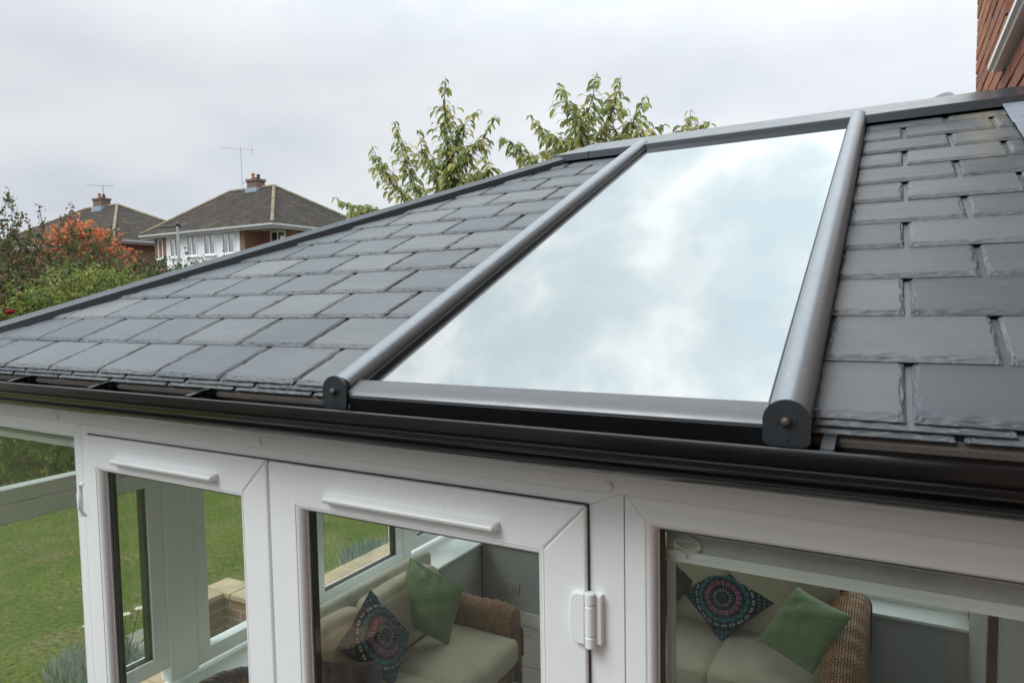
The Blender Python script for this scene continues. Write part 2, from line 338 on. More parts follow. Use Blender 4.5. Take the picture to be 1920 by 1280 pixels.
        if subsurf:
            b = o.modifiers.new('subsurf', 'SUBSURF'); b.levels = b.render_levels = subsurf
        return o
def thing(name, label, cat, loc=(0, 0, 0), group=None):
    o = bpy.data.objects.new(name, None); col.objects.link(o); o.location = loc; o.empty_display_size = 0.1
    return tag(o, label, cat, group)
def tag(o, label, cat, group=None):
    o['label'] = label; o['category'] = cat
    if group: o['group'] = group
    return o
def struct(o, kind='structure'): o['kind'] = kind; return o
def pt(mb, name, mat, parent, label=None, **k):
    o = mb.build(name, mat, parent, **k)
    if label: o['label'] = label
    return o

rng = random.Random(7); nrg = np.random.default_rng(7)
def vnoise(n, step, amp, g=nrg):            # smooth 1-D value noise, n samples
    k = max(2, int(n / step) + 3); a = g.uniform(-1, 1, k); x = np.linspace(0, k - 1.001, n); i = x.astype(int); t = x - i; t = t * t * (3 - 2 * t)
    return amp * (a[i] * (1 - t) + a[np.minimum(i + 1, k - 1)] * t)

# ------------------------------------------------------------------ roof frame of reference
AL = R(23.712); CA, SA = math.cos(AL), math.sin(AL); EZ = 2.40
TW, EX = 0.23715, 0.16181
def RP(u, v, h=0.0): return np.array((u, v * CA - h * SA, EZ + v * SA + h * CA))
RU, RV, RN = np.array((1., 0, 0)), np.array((0, CA, SA)), np.array((0, -SA, CA))
HX0, HX1, VR = -0.80, 0.955, 1.988          # hip foot x, ridge start x, slope length
cons = thing('conservatory', 'white framed conservatory with grey slate hipped roof, glass roof panel and black gutter', 'conservatory', (0.8, 1.7, 0.0))

HC0, HC1 = -0.868, 0.915               # hip line as built on site, a little left of the setting-out line
def hipu(v): return HC0 + (HC1 - HC0) * v / VR
SIDE = np.array([0, .001, .0022, .0034, .0046, .0058, .007, .0082, .0096, .0112, .014, .02])
def slate(mb, u0, u1, v0, vlen, hb, O, U, V, Nn, fine=True, clipL=None, t=0.0072, tilt=0.0072, slope_v=None):
    """one riven slate; O+U*u+V*v+N*h; clipL(v) gives the least allowed u"""
    w_ = u1 - u0
    if fine:
        nin = max(3, int((w_ - 0.04) / 0.0055)); us = np.concatenate([SIDE, np.linspace(.02, w_ - .02, nin)[1:-1], (w_ - SIDE)[::-1]]) if w_ > 0.06 else np.linspace(0, w_, 14)
        vs = np.array([0, 0, .0010, .0021, .0032, .0043, .0054, .0065, .0076, .0088, .0100, .0113, .0128, .0145, .0165, .02, .027] + list(np.linspace(.036, min(vlen, EX), max(2, int((min(vlen, EX) - .03) / .0085)))) + ([min(vlen, EX + .01), vlen] if vlen > EX + .012 else []))
    else:
        us = np.array([0, .004, w_ / 2, w_ - .004, w_]); vs = np.array([0, 0, .006, .02, vlen])
    nu, nv = len(us), len(vs); Ug, Vg = np.meshgrid(us, vs)
    k = rng.random(); H = np.zeros((nv, nu))
    if fine:
        nb = [vnoise(nu, s_, a) for s_, a in ((4, .0052), (3, .0042), (2, .0028), (2, .0012))]
        nl = [vnoise(nv, s_, a) for s_, a in ((2, .0040), (2, .0032), (1.5, .0020), (1.5, .0010))]
        nr = [vnoise(nv, s_, a) for s_, a in ((2, .0040), (2, .0032), (1.5, .0020), (1.5, .0010))]
        wb = [.0125, .0085, .0045, .0012]; ws = [.0058, .0038, .0020, .0005]; rr = rng.choice((0.6, 0.9, 1.25)); rl = rng.choice((0.6, 0.9, 1.25))
        for i in range(4):
            q = np.clip((wb[i] + nb[i][None, :] - Vg) / .0007 + .5, 0, 1)
            q = np.maximum(q, np.clip((ws[i] * rl + nl[i][:, None] - Ug) / .0007 + .5, 0, 1))
            q = np.maximum(q, np.clip((ws[i] * rr + nr[i][:, None] - (w_ - Ug)) / .0007 + .5, 0, 1))
            H -= q * t * .215
        H += nrg.normal(0, .00022, H.shape) * (H < -.0004)
    else:
        H[:, 0] = H[:, -1] = -t * .8; H[1, :] = -t * .7
    H = H + hb - tilt * Vg / EX
    H[0, :] = hb - t * 1.0
    uu = Ug + u0; vv = Vg + v0
    if fine: uu = uu + (rng.uniform(-.0006, .0006) * Vg / .1)
    H += rng.uniform(-.0006, .0006)
    if clipL is not None: uu = np.maximum(uu, clipL(vv))
    P = O + uu[..., None] * U + vv[..., None] * V + H[..., None] * Nn
    mb.grid(P, c=np.full((nv, nu, 3), k))

def slope(name, uA, uB, joints0, clip, starters=True, label=None):
    mb = MB(); ROOF0 = RP(0, 0, 0)
    for row in range(12):
        v0 = row * EX; vl = min(2 * EX + .012, VR - v0 - .005); off = joints0 + (TW / 2 if row % 2 else 0)
        k0 = int(math.floor((uA - off) / TW)) - 1
        for k in range(k0, k0 + 30):
            a = off + k * TW + .0085; b = off + (k + 1) * TW
            a2, b2 = max(a, uA), min(b, uB)
            if b2 - a2 < .008: continue
            if clip is not None and b2 < clip(v0): continue
            slate(mb, a2, b2, v0 + rng.uniform(-.0008, .0008), vl, 0.0, ROOF0, RU, RV, RN, True, clip)
    if starters:
        for j, (dv, dh, sh) in enumerate(((-.007, -.0082, .5), (-.013, -.0164, 0.23))):
            for k in range(-8, 22):
                a = joints0 + (k + sh) * TW + .009; b = a + TW - .009; a2, b2 = max(a, uA), min(b, uB)
                if b2 - a2 < .01: continue
                if clip is not None and b2 < clip(0): continue
                slate(mb, a2, b2, dv, .20, dh, ROOF0, RU, RV, RN, True, (lambda v: clip(v) - .0) if clip is not None else None, tilt=0.0072)
    return pt(mb, name, SLATE, cons, label, smooth=24)
slope('slate_covering', HC0, 1.118, 0.0, hipu, label='slates between the hip and the glass roof panel')
slope('slate_covering', 1.95, 2.352, 2.063, None, label='slates between the glass roof panel and the brick house')
# left (end) slope and back slope, plainer because they face away
LX = HC1 - HC0; YR = VR * CA; LL = math.hypot(LX, EZ + VR * SA - EZ); YB = 3.46
mb = MB(); ra = math.atan2(VR * SA, LX); lu = np.array((0, -1., 0)); lv = np.array((math.cos(ra), 0, math.sin(ra))); ln = np.array((-math.sin(ra), 0, math.cos(ra)))
O2 = np.array((HC0 - .035, YB, EZ - .010))
for row in range(12):
    v0 = row * LL / 12; f0 = row / 12; f1 = min(1, (row + 1.1) / 12)
    y0 = f1 * (YB - YR); y1 = YB - f1 * YR
    k = int(y0 / TW) - 1
    while k * TW < y1:
        a = max(k * TW + (TW / 2 if row % 2 else 0) + .006, y0 + .0); b = min((k + 1) * TW + (TW / 2 if row % 2 else 0), y1); k += 1
        if b - a < .03: continue
        slate(mb, a, b, v0, min(LL / 12 + .01, LL - v0), 0, O2, lu, lv, ln, False, None)
pt(mb, 'slate_covering', SLATE, cons, 'slates of the far left end slope')
mb = MB(); mb2 = MB(); BL = math.hypot(YB - YR, VR * SA); bv = np.array((0, -(YB - YR) / BL, VR * SA / BL)); bn = np.array((0, bv[2], -bv[1])); O3 = np.array((0, YB, EZ))
for row in range(10):
    v0 = row * BL / 10; k = -5
    while k * TW < 2.35:
        a = max(k * TW + (TW / 2 if row % 2 else 0) + .006, HX0 + LX * row / 10); b = min((k + 1) * TW + (TW / 2 if row % 2 else 0), 2.352); k += 1
        if b - a < .03: continue
        if b > 1.13 and a < 1.93:
            if a < 1.0: b = min(b, 1.13)
            elif b > 2.05: a = max(a, 1.93)
            else: continue
        slate(mb if a < 1.5 else mb2, a, b, v0, min(BL / 10 + .01, BL - v0), 0, O3, RU, bv, bn, False, None)
pt(mb, 'slate_covering', SLATE, cons, 'slates of the rear slope'); pt(mb2, 'slate_covering', SLATE, cons, 'slates of the rear slope beside the house')
# roof deck under the slates (closed shell), with a hole under the glass
ZR = EZ + VR * SA; D1, D2 = 0.0215, 0.11
def deck(P4, name, mat, d0=D1, d1=D2):
    b_ = MB(); P4 = [np.asarray(q, float) for q in P4]; n_ = np.cross(P4[1] - P4[0], P4[-1] - P4[0]); n_ /= np.linalg.norm(n_)
    if n_[2] < 0: n_ = -n_
    k = len(P4); V = [q - n_ * d0 for q in P4] + [q - n_ * d1 for q in P4]
    b_.add(V, [tuple(range(k)), tuple(range(k, 2 * k))[::-1]] + [(i, (i + 1) % k, k + (i + 1) % k, k + i)[::-1] for i in range(k)])
    return pt(b_, name, mat, cons)
deck([RP(HC0 + .03, .0), RP(1.16, .0), RP(1.16, VR), RP(HC1, VR)], 'roof_deck', LINING)
deck([RP(1.90, .0), RP(2.352, .0), RP(2.352, VR), RP(1.90, VR)], 'roof_deck', LINING)
deck([(HC0, YB, EZ), (HC0, 0.02, EZ), (HC1, YR, ZR)], 'roof_deck', LINING)
deck([(1.16, YB, EZ), (HC0, YB, EZ), (HC1, YR, ZR), (1.16, YR, ZR)], 'roof_deck', LINING)
deck([(2.352, YB, EZ), (1.90, YB, EZ), (1.90, YR, ZR), (2.352, YR, ZR)], 'roof_deck', LINING)
b_ = MB(); b_.obox((1.13, YB, EZ - .005), RU * .80, bv * BL * .97, bn * .01); pt(b_, 'roof_glass', ADDEDGLASS, cons, 'unseen rear roof glass added to brighten the room')  # unseen rear panel, added to let more light into the room
for u in (1.138, 1.927): b_ = MB(); b_.sweep((u, YB + .04, EZ - .01), (u, YR + .1, ZR - .035), [(-.026, -.01), (-.026, .03), (0, .045), (.026, .03), (.026, -.01)], RU, bn); pt(b_, 'glazing_bar_cap', GUT, cons)  # bars for the added rear glass

# ------------------------------------------------------------------ glass roof panel
g = MB(); g.obox(RP(1.155, -.022, .004), RU * (1.912 - 1.155), RV * 1.93, RN * .010); pt(g, 'roof_glass', SOLAR, cons, 'mirror bright sky reflecting roof glass')
f = MB()
f.sweep(RP(1.165, 0, 0), RP(1.900, 0, 0), [(-.018, -.012), (-.018, .025), (-.024, .0275), (-.058, .0235), (-.064, .019), (-.066, .012), (-.066, -.012), (-.06, -.016)], RV, RN)
eb = pt(f, 'glass_edge_bar', ALUE, cons, smooth=35)
f = MB(); f.obox(RP(1.167, -.0685, -.018), RU * .730, RV * .0023, RN * .0345); pt(f, 'bar_shade_plate', BARSHADE, eb, 'thin dark plate painting the shade on the bar front')  # added plate, its dark colour stands for shade on the bar's front
f = MB()
for u, gw in ((1.1680, .010), (1.8985, .004)):
    f = MB(); f.obox(RP(u - gw / 2, -.018, .0142), RU * gw, RV * 1.86, RN * .006); pt(f, 'rubber_gasket', BLACK, cons)
def capprof(hw, ht, base=-.012, n=14): 
    return [(-hw, base)] + [(-hw * math.cos(PI * i / n), ht - hw * .78 + hw * .78 * math.sin(PI * i / n)) for i in range(n + 1)] + [(hw, base)]
for u in (1.138, 1.927):
    b_ = MB(); b_.sweep(RP(u, -.046), RP(u, 1.90), capprof(.0250, .0465), RU, RN)
    bar = pt(b_, 'glazing_bar_cap', ALU, cons, smooth=35)
    y = -.0665; zc_ = 2.3975
    e = MB(); pr = [(.0295 * math.cos(a), zc_ + .0015 + .0275 * math.sin(a)) for a in np.linspace(0, PI, 22)] + [(-.0295, 2.372), (-.026, 2.3665), (-.018, 2.3645), (.018, 2.3645), (.026, 2.3665), (.0295, 2.372)]
    e.sweep((u, y - .006, 0), (u, y, 0), pr[::-1], (1, 0, 0), (0, 0, 1)); pass
    pt(e, 'end_cap', ALUD, bar, smooth=35)
    e = MB(); e.lathe((u, y - .006, zc_), (0, -1, 0), [(.0066, 0), (.0070, .003), (.0060, .006), (.003, .0078), (0, .008)], 16); pt(e, 'bolt', BOLT, bar, smooth=50)
    e = MB(); e.box(u - .0130, u - .0070, y - .0072, y - .006, zc_ - .004, zc_ + .004); e.box(u + .0070, u + .0130, y - .0072, y - .006, zc_ - .004, zc_ + .004); e.lathe((u + .001, y - .0066, zc_ - .0235), (0, -1, 0), [(.0022, 0), (0, .0004)], 10)
    pt(e, 'slot', BLACK, bar)

# ridge cap, hip caps
r_ = MB(); YA = 1.82
rp = [(-.132, 3.150), (-.132, 3.1765), (-.128, 3.1805), (-.004, 3.2365), (.004, 3.2365), (.128, 3.1805), (.132, 3.1765), (.132, 3.150)]
r_.sweep((.918, YA, 0), (2.4185, YA, 0), rp, (0, 1, 0), (0, 0, 1))
ridge = pt(r_, 'ridge_cap', ALUR, cons)
r_ = MB(); q = 1.035
def RC(x, y, z): return (x, YA + y, z)
V = [RC(.916, -.1335, 3.150), RC(.916, -.1335, 3.1775), RC(.916, 0, 3.2385), RC(.916, .1335, 3.1775), RC(.916, .1335, 3.150), RC(.753, -.1335, 3.150), RC(.753, -.1335, 3.1775), RC(.90, 0, 3.2385), RC(.753, .1335, 3.1775), RC(.753, .1335, 3.150), RC(.70, 0, 3.150), RC(.70, 0, 3.1775)]
r_.add(V, [(0, 1, 6, 5), (1, 2, 7, 6), (2, 3, 8, 7), (3, 4, 9, 8), (5, 6, 11, 10), (10, 11, 8, 9), (6, 7, 11), (7, 8, 11), (4, 3, 2, 1, 0)]); pt(r_, 'ridge_end_cap', ALUR, cons)
def hipbar(A, B, name='hip_cap'):
    A, B = np.array(A, float), np.array(B, float); d = B - A; d /= np.linalg.norm(d); s_ = np.cross(d, (0, 0, 1)); s_ /= np.linalg.norm(s_); n_ = np.cross(s_, d)
    b_ = MB(); b_.sweep(A, B, [(-.024, -.060), (-.024, -.001), (-.023, .0), (0, .017), (.023, .0), (.024, -.001), (.024, -.060)][::-1], s_, n_)
    return pt(b_, name, ALUR, cons)
A = np.array((HC0 - .03, -.03, EZ - .008)); hd = np.array((HC1 - HC0, YR, VR * SA)); hd /= np.linalg.norm(hd)
hipbar(A + np.array((0, 0, .008)), A + hd * 2.53 + np.array((0, 0, .008)))
hipbar((HX0 - .03, YB + .03, EZ + .004), (HX1 - .1, YR + .09, ZR - .02))
# flashing against the brick house
b_ = MB()
for i in range(5):
    v0 = -.02 + i * .40; b_.obox(RP(2.338 - .0 + .002 * (i % 2), v0, .012 + .002 * (i % 2)), RU * .09, RV * .42, RN * .003)
pt(b_, 'lead_flashing', LEAD, cons, bevel=.001)

# ------------------------------------------------------------------ gutter
GX0, GX1 = -.93, 2.40
gp_out = [(-.0955, 2.3675), (-.0985, 2.3685), (-.1015, 2.3670), (-.1020, 2.3640), (-.1018, 2.3480), (-.0975, 2.3462), (-.0972, 2.3448), (-.1005, 2.3418), (-.1008, 2.3400), (-.0985, 2.3345), (-.0935, 2.3280), (-.0860, 2.3232), (-.0855, 2.3222), (-.0900, 2.3185), (-.0902, 2.3165), (-.0860, 2.3105), (-.0780, 2.3040), (-.0640, 2.2990), (-.045, 2.2975), (.018, 2.2975)]
gp_in = [(.018, 2.3005), (-.045, 2.3005), (-.064, 2.3035), (-.076, 2.312), (-.082, 2.324), (-.0935, 2.342), (-.0955, 2.350)]
g = MB(); g.sweep((GX0, 0, 0), (GX1, 0, 0), (gp_out + gp_in)[::-1], (0, 1, 0), (0, 0, 1))
gut = pt(g, 'gutter', GUT, cons, smooth=26)
f = MB(); f.sweep((-.86, 0, 0), (2.40, 0, 0), [(.019, 2.2985), (.019, 2.33), (.004, 2.336), (.004, 2.346), (.010, 2.348), (.010, 2.353), (-.003, 2.356), (-.003, 2.364), (.004, 2.367), (.004, 2.374), (.03, 2.374), (.03, 2.2985)][::-1], (0, 1, 0), (0, 0, 1))
pt(f, 'fascia_rail', FASC, cons, smooth=20)
for x in (-.46, -.075, .31, .69, 1.975):
    b_ = MB(); b_.sweep((x - .008, 0, 0), (x + .008, 0, 0), [(-.096, 2.363), (-.096, 2.366), (-.06, 2.364), (-.02, 2.372), (.003, 2.374), (.003, 2.350), (-.01, 2.350), (-.03, 2.358), (-.07, 2.358)][::-1], (0, 1, 0), (0, 0, 1))
    if x < 1.9: b_.box(x + .004, x + .022, -.02, .003, 2.345, 2.368)
    pt(b_, 'gutter_bracket', ALUD if x > 1.9 else GUT, gut)

mb = MB(); g9 = np.random.default_rng(9)
for _ in range(150):
    x = g9.choice([-.46, -.06, .33, .70, 1.98]) + g9.normal(0, .10); y = g9.uniform(-.07, .0); z = .0015 + (2.3005 if y > -.05 else 2.3035 + (-.064 - y) * .5 if y < -.064 else 2.302); a = g9.uniform(0, 6.3); s_ = g9.uniform(.002, .009)
    d = np.array((math.cos(a), math.sin(a), g9.uniform(-.2, .4))) * s_; e = np.array((-math.sin(a), math.cos(a), .2)) * s_ * .4; q = np.array((x, y, z + .002))
    mb.add([q - d, q + e, q + d, q - e], [(0, 1, 2, 3)], np.array([(.10, .08, .05), (.20, .17, .10), (.05, .05, .03), (.28, .26, .20)][g9.integers(0, 4)]))
struct(mb.build('gutter_debris', LEAF), 'stuff')
# ------------------------------------------------------------------ front wall frames
tr = MB(); prof = [(.018, 2.2985), (.018, 2.271), (.0195, 2.2700), (.0182, 2.2690), (.018, 2.249), (.021, 2.2445), (.034, 2.241), (.10, 2.241), (.10, 2.2985)]
tr.sweep((-.90, 0, 0), (2.41, 0, 0), prof, (0, 1, 0), (0, 0, 1)); trim = pt(tr, 'eaves_trim', UPVC, cons, smooth=35)
for x in (-.83, .006, .823, 1.646):
    b_ = MB(); b_.lathe((x, .018, 2.2565), (0, -1, 0), [(.0085, 0), (.0083, .0018), (.0065, .0036), (.003, .0044), (0, .0046)], 18); pt(b_, 'cover_cap', UPVC, trim, smooth=60)
YF = .042
ZB = 0.27
def miter_ring(mb, x0, x1, z0, z1, wl, wr, wt, wb, yf, yb, gap=.0004):
    """four mitred members of a rectangular frame, outer size x0..x1, z0..z1"""
    O_ = [(x0, z0), (x1, z0), (x1, z1), (x0, z1)]; I_ = [(x0 + wl, z0 + wb), (x1 - wr, z0 + wb), (x1 - wr, z1 - wt), (x0 + wl, z1 - wt)]
    for k in range(4):
        a, b = O_[k], O_[(k + 1) % 4]; c, d = I_[(k + 1) % 4], I_[k]
        q = [np.array(t_) for t_ in (a, b, c, d)]; ax = (q[1] - q[0]) / np.linalg.norm(q[1] - q[0]) * gap; q[0] = q[0] + ax; q[3] = q[3] + ax; q[1] = q[1] - ax; q[2] = q[2] - ax
        V = [(t_[0], y_, t_[1]) for y_ in (yf, yb) for t_ in q]
        mb.add(V, [(3, 2, 1, 0)[::-1], (4, 5, 6, 7)[::-1], (0, 1, 5, 4)[::-1], (1, 2, 6, 5)[::-1], (2, 3, 7, 6)[::-1], (3, 0, 4, 7)[::-1]])
def ringprof(mb, x0, x1, z0, z1, prof):
    """profile (inset, y) swept round the rectangle, inset grows towards the centre"""
    n = len(prof); cs = lambda i: [(x0 + i, z0 + i), (x1 - i, z0 + i), (x1 - i, z1 - i), (x0 + i, z1 - i)]
    V = []
    for k in range(4):
        for i, y_ in prof: c_ = cs(i)[k]; V.append((c_[0], y_, c_[1]))
    F = [(k * n + j, ((k + 1) % 4) * n + j, ((k + 1) % 4) * n + j + 1, k * n + j + 1) for k in range(4) for j in range(n - 1)]
    mb.add(V, F)
def bead(yf, dep=.018): # ovolo glazing bead going in from the frame face
    return [(0, yf + .002), (.0006, yf - .0004), (.0016, yf - .0004), (.0022, yf + .0012)] + [(.0022 + .0145 * math.sin(a), yf + .0012 + dep * (1 - math.cos(a))) for a in np.linspace(.15, PI / 2, 9)] + [(.0185, yf + dep + .002), (.0185, yf + dep + .008)]
def glaze(parent, x0, x1, z0, z1, yf, lab=None):
    b_ = MB(); ringprof(b_, x0, x1, z0, z1, bead(yf)); pt(b_, 'glazing_bead', UPVC, parent, smooth=40)
    gx0, gx1, gz0, gz1 = x0 + .010, x1 - .010, z0 + .010, z1 - .010; yg = yf + .021
    b_ = MB(); b_.box(gx0, gx1, yg, yg + .024, gz0, gz1); pt(b_, 'glass_pane', GLASS, parent, lab)
    b_ = MB(); i = .014; ringprof(b_, x0 + .008, x1 - .008, z0 + .008, z1 - .008, [(0, yg + .003), (i, yg + .003), (i, yg + .021), (0, yg + .021)]); pt(b_, 'spacer_bar', BLACK, parent)
# left window
fr = MB(); miter_ring(fr, -.87, .0735, 1.10, 2.2415, .06, .034, .034, .05, YF, .10); lw_ = pt(fr, 'window_frame', UPVC, cons, 'frame of the window at the left end', bevel=.0008)
glaze(lw_, -.812, .0405, 1.148, 2.2095, YF)
# centre opening frame + doors
fr = MB(); miter_ring(fr, .0745, 1.662, ZB, 2.2415, .036, .066, .0305, .04, YF, .10); pt(fr, 'door_frame', UPVC, cons, bevel=.0008)
YD = .030
def door(x0, x1, z0, z1, wl, wr, wt, lab):
    d = MB(); miter_ring(d, x0, x1, z0, z1, wl, wr, wt, .12, YD, YD + .056, .0003); o = pt(d, 'french_door', UPVC, cons, lab, bevel=.0045, seg=3)
    glaze(o, x0 + wl - .002, x1 - wr + .002, z0 + .118, z1 - wt + .002, YD); return o
dl = door(.1085, .8265, ZB + .012, 2.2135, .0505, .0825, .083, 'left door leaf')
dr = door(.8325, 1.5985, ZB + .012, 2.2125, .0815, .0815, .086, 'right door leaf')
b_ = MB(); b_.box(.8262, .8328, .050, .080, .3, 2.19); pt(b_, 'weather_seal', mat_plain('grey_seal', (0.10, .10, .095), 0.7), cons)
for q in ((.112, 1.600, .0385, .0419, 2.2137, 2.2158), (1.5988, 1.6008, .0385, .0419, .3, 2.2136)): b_ = MB(); b_.box(*q); pt(b_, 'door_gasket', BLACK, cons)
def trickle(x0, x1, z, parent):
    b_ = MB(); pr = [(0, -.0095), (-.006, -.0100), (-.0175, -.0078), (-.0205, -.0045), (-.0210, .0005), (-.0175, .0052), (-.009, .0082), (0, .0090)]
    n = len(pr); xs = [(x0, .35), (x0 + .0025, .8), (x0 + .006, 1), (x1 - .006, 1), (x1 - .0025, .8), (x1, .35)]
    V = [(x, YD + a * k, z + b * (.7 + .3 * k)) for x, k in xs for a, b in pr]
    F = [(i * n + j, i * n + (j + 1) % n, (i + 1) * n + (j + 1) % n, (i + 1) * n + j) for i in range(5) for j in range(n)] + [tuple(range(n))[::-1], tuple(range(5 * n, 6 * n))]
    b_.add(V, F); pt(b_, 'trickle_vent', UPVC, parent, smooth=40)
trickle(.254, .663, 2.158, dl); trickle(1.008, 1.431, 2.155, dr)
# hinges
def hinge(parent, xs, xb, xr, z0, z1, side=1):
    b_ = MB(); zm = (z0 + z1) / 2; hh = (z1 - z0) / 2
    pr = [(xb, z0), (xb, z1), (xs + .014, z1), (xs + .007, z1 - .003), (xs + .003, z1 - .010), (xs + .001, z1 - .025), (xs, zm), (xs + .001, z0 + .025), (xs + .003, z0 + .010), (xs + .007, z0 + .003), (xs + .014, z0)]
    b_.sweep((0, YD - .009, 0), (0, YD + .001, 0), pr[::(-1 if side > 0 else 1)], (1, 0, 0), (0, 0, 1)); pt(b_, 'hinge_flag', UPVC, parent, bevel=.0025, seg=3)
    b_ = MB(); r = .0088; c_ = xb + side * .0100; yc = YD - .006
    for a, b in ((z0 - .003, z0 + .017), (z0 + .018, z1 - .019), (z1 - .018, z1 + .003)):
        b_.lathe((c_, yc, a), (0, 0, 1), [(0, 0), (r * .8, 0), (r, .0015), (r, b - a - .0015), (r * .8, b - a), (0, b - a)], 16)
    pt(b_, 'hinge_barrel', UPVC, parent, smooth=40)
    if xr: b_ = MB(); b_.box(c_ + .003, xr, YD - .002, YF + .001, z0 + .002, z1 - .002); pt(b_, 'hinge_plate', UPVC, parent, bevel=.0015)
hinge(dr, 1.5695, 1.5975, 1.6255, 1.977, 2.066)
b_ = MB(); b_.tube([(.0935, YD + .004, 2.078), (.0935, YD - .006, 2.072), (.0935, YD - .010, 2.05), (.0935, YD - .010, 2.01), (.0935, YD - .006, 1.99), (.0935, YD + .004, 1.985)], [.004, .007, .008, .008, .007, .004], 12); pt(b_, 'hinge_cover', UPVC, dl, smooth=50)
# right window
fr = MB(); miter_ring(fr, 1.6635, 2.400, 1.10, 2.2415, .034, .034, .041, .05, YF, .10); rw = pt(fr, 'window_frame', UPVC, cons, 'frame of the window at the right end', bevel=.0008)
glaze(rw, 1.6975, 2.366, 1.148, 2.2025, YF)
for a in (1.6620, .0733): b_ = MB(); b_.box(a, a + .0014, .0445, .098, ZB, 2.241); pt(b_, 'frame_joint_seal', BLACK, cons)
# low wall panels under the two windows
for x0, x1 in ((-.87, .0735), (1.6635, 2.40)):
    b_ = MB(); b_.box(x0, x1, .046, .10, .0, 1.099); pt(b_, 'wall_panel', UPVC, cons)

# ------------------------------------------------------------------ end wall (left), rear wall, room
XO, XI = -.87, -.80
def yframe(y0, y1, z0, z1, w_, panes=True, xo=XO, xi=XI, sash=False, parent=None):
    """window in the left end wall: ring in the y-z plane"""
    parent = parent or cons
    b_ = MB()
    for a, b, c_, d in ((y0, y1, z0, z0 + w_), (y0, y1, z1 - w_, z1), (y0, y0 + w_, z0 + w_, z1 - w_), (y1 - w_, y1, z0 + w_, z1 - w_)): b_.box(xo, xi, a, b, c_, d)
    o = pt(b_, 'window_frame', UPVC, parent, bevel=.004)
    if sash:
        b_ = MB(); e_ = .004
        for a, b, c_, d in ((y0 + w_ - .001, y1 - w_ + .001, z0 + w_ - .001, z0 + w_ + e_), (y0 + w_ - .001, y1 - w_ + .001, z1 - w_ - e_, z1 - w_ + .001), (y0 + w_ - .001, y0 + w_ + e_, z0 + w_, z1 - w_), (y1 - w_ - .014, y1 - w_ + .001, z0 + w_, z1 - w_)): b_.box(xo + .02, xi - .012, a, b, c_, d)
        pt(b_, 'gasket', BLACK, o)
    b_ = MB(); b_.box((xo + xi) / 2 - .012, (xo + xi) / 2 + .012, y0 + w_ - .005, y1 - w_ + .005, z0 + w_ - .005, z1 - w_ + .005); pt(b_, 'glass_pane', GLASS, o)
yframe(.10, .84, .925, 1.84, .07, sash=True); yframe(.10, .84, 1.842, 2.24, .055)
b_ = MB(); b_.box(XO - .002, XI + .004, .841, .985, .85, 2.24); pt(b_, 'mullion', UPVC, cons, bevel=.006)
yframe(.986, 1.72, .86, 2.24, .068)
b_ = MB(); b_.box(XO - .002, XI + .004, 1.7205, 1.745, .85, 2.24); pt(b_, 'mullion', UPVC, cons, bevel=.006)
yframe(1.746, 2.53, .83, 2.24, .065, sash=True)
b_ = MB(); b_.box(XO - .002, XI + .004, 2.531, 2.615, .83, 2.24); pt(b_, 'mullion', UPVC, cons, bevel=.006)
yframe(2.616, 3.28, .87, 2.24, .075, sash=True)
b_ = MB(); b_.box(XO, XI, .10, 3.285, 2.2405, 2.30); b_.box(XO, XI, .10, 3.285, .80, .8295); pt(b_, 'eaves_beam', UPVC, cons)
b_ = MB(); b_.box(XO - .12, XO - .0, -.0, 3.46, 2.29, 2.36); pt(b_, 'gutter', GUT, cons, 'gutter along the left end', bevel=.01)
b_ = MB(); b_.box(-.557, -.5435, .11, 3.09, .27, .8095); b_.box(-.86, -.557, .11, .20, .27, .80); pt(b_, 'dwarf_wall', PLASTER, cons, 'pale grey inner face of the low left wall')
b_ = MB(); b_.box(-.88, -.56, .105, 3.40, .0, .7990); pt(b_, 'dwarf_wall', FBRICK, cons, 'brick outer face of the low left wall')
b_ = MB(); b_.box(-.799, -.520, .101, 3.29, .81, .83); b_.box(-.519, 2.418, 3.10, 3.29, .81, .83); pt(b_, 'window_sill', SILL, cons, bevel=.006, seg=3)
# rear wall
b_ = MB(); b_.box(-.542, 2.42, 3.12, 3.30, .27, .809); pt(b_, 'dwarf_wall', PLASTER, cons, 'pale grey inner face of the low rear wall')
b_ = MB()
for a, b, c_, d in ((-.798, 2.42, .8305, .91), (-.798, 2.42, 2.17, 2.30)): b_.box(a, b, 3.285, 3.355, c_, d)
for x in (-.798, .05, .86, 1.66, 2.35): b_.box(x, x + .07, 3.284, 3.356, .91, 2.17)
rf_ = pt(b_, 'window_frame', UPVC, cons, 'frame of the rear windows', bevel=.004)
for x in (-.728, .12, .93, 1.73):
    b_ = MB(); b_.box(x, x + (.78 if x < 0 else .74 if x < 1.7 else .62), 3.31, 3.33, .905, 2.175); pt(b_, 'glass_pane', GLASS, rf_)
b_ = MB(); b_.box(-.541, 2.405, 3.105, 3.1195, .271, .365); b_.box(-.5425, -.528, .11, 3.104, .271, .365); pt(b_, 'skirting_board', SILL, cons, bevel=.004)
b_ = MB(); b_.box(-.88, 2.42, .05, 3.40, .20, .27); pt(b_, 'tiled_floor', FLOOR, cons)
b_ = MB(); b_.box(2.405, 2.418, .11, 3.09, .272, 2.30); pt(b_, 'inner_wall', PLASTER, cons, 'plastered inner wall on the house side')
b_ = MB(); b_.box(2.375, 2.403, 2.05, 2.09, .272, 2.2); pt(b_, 'door_lining', WOOD, cons, 'dark timber door lining')
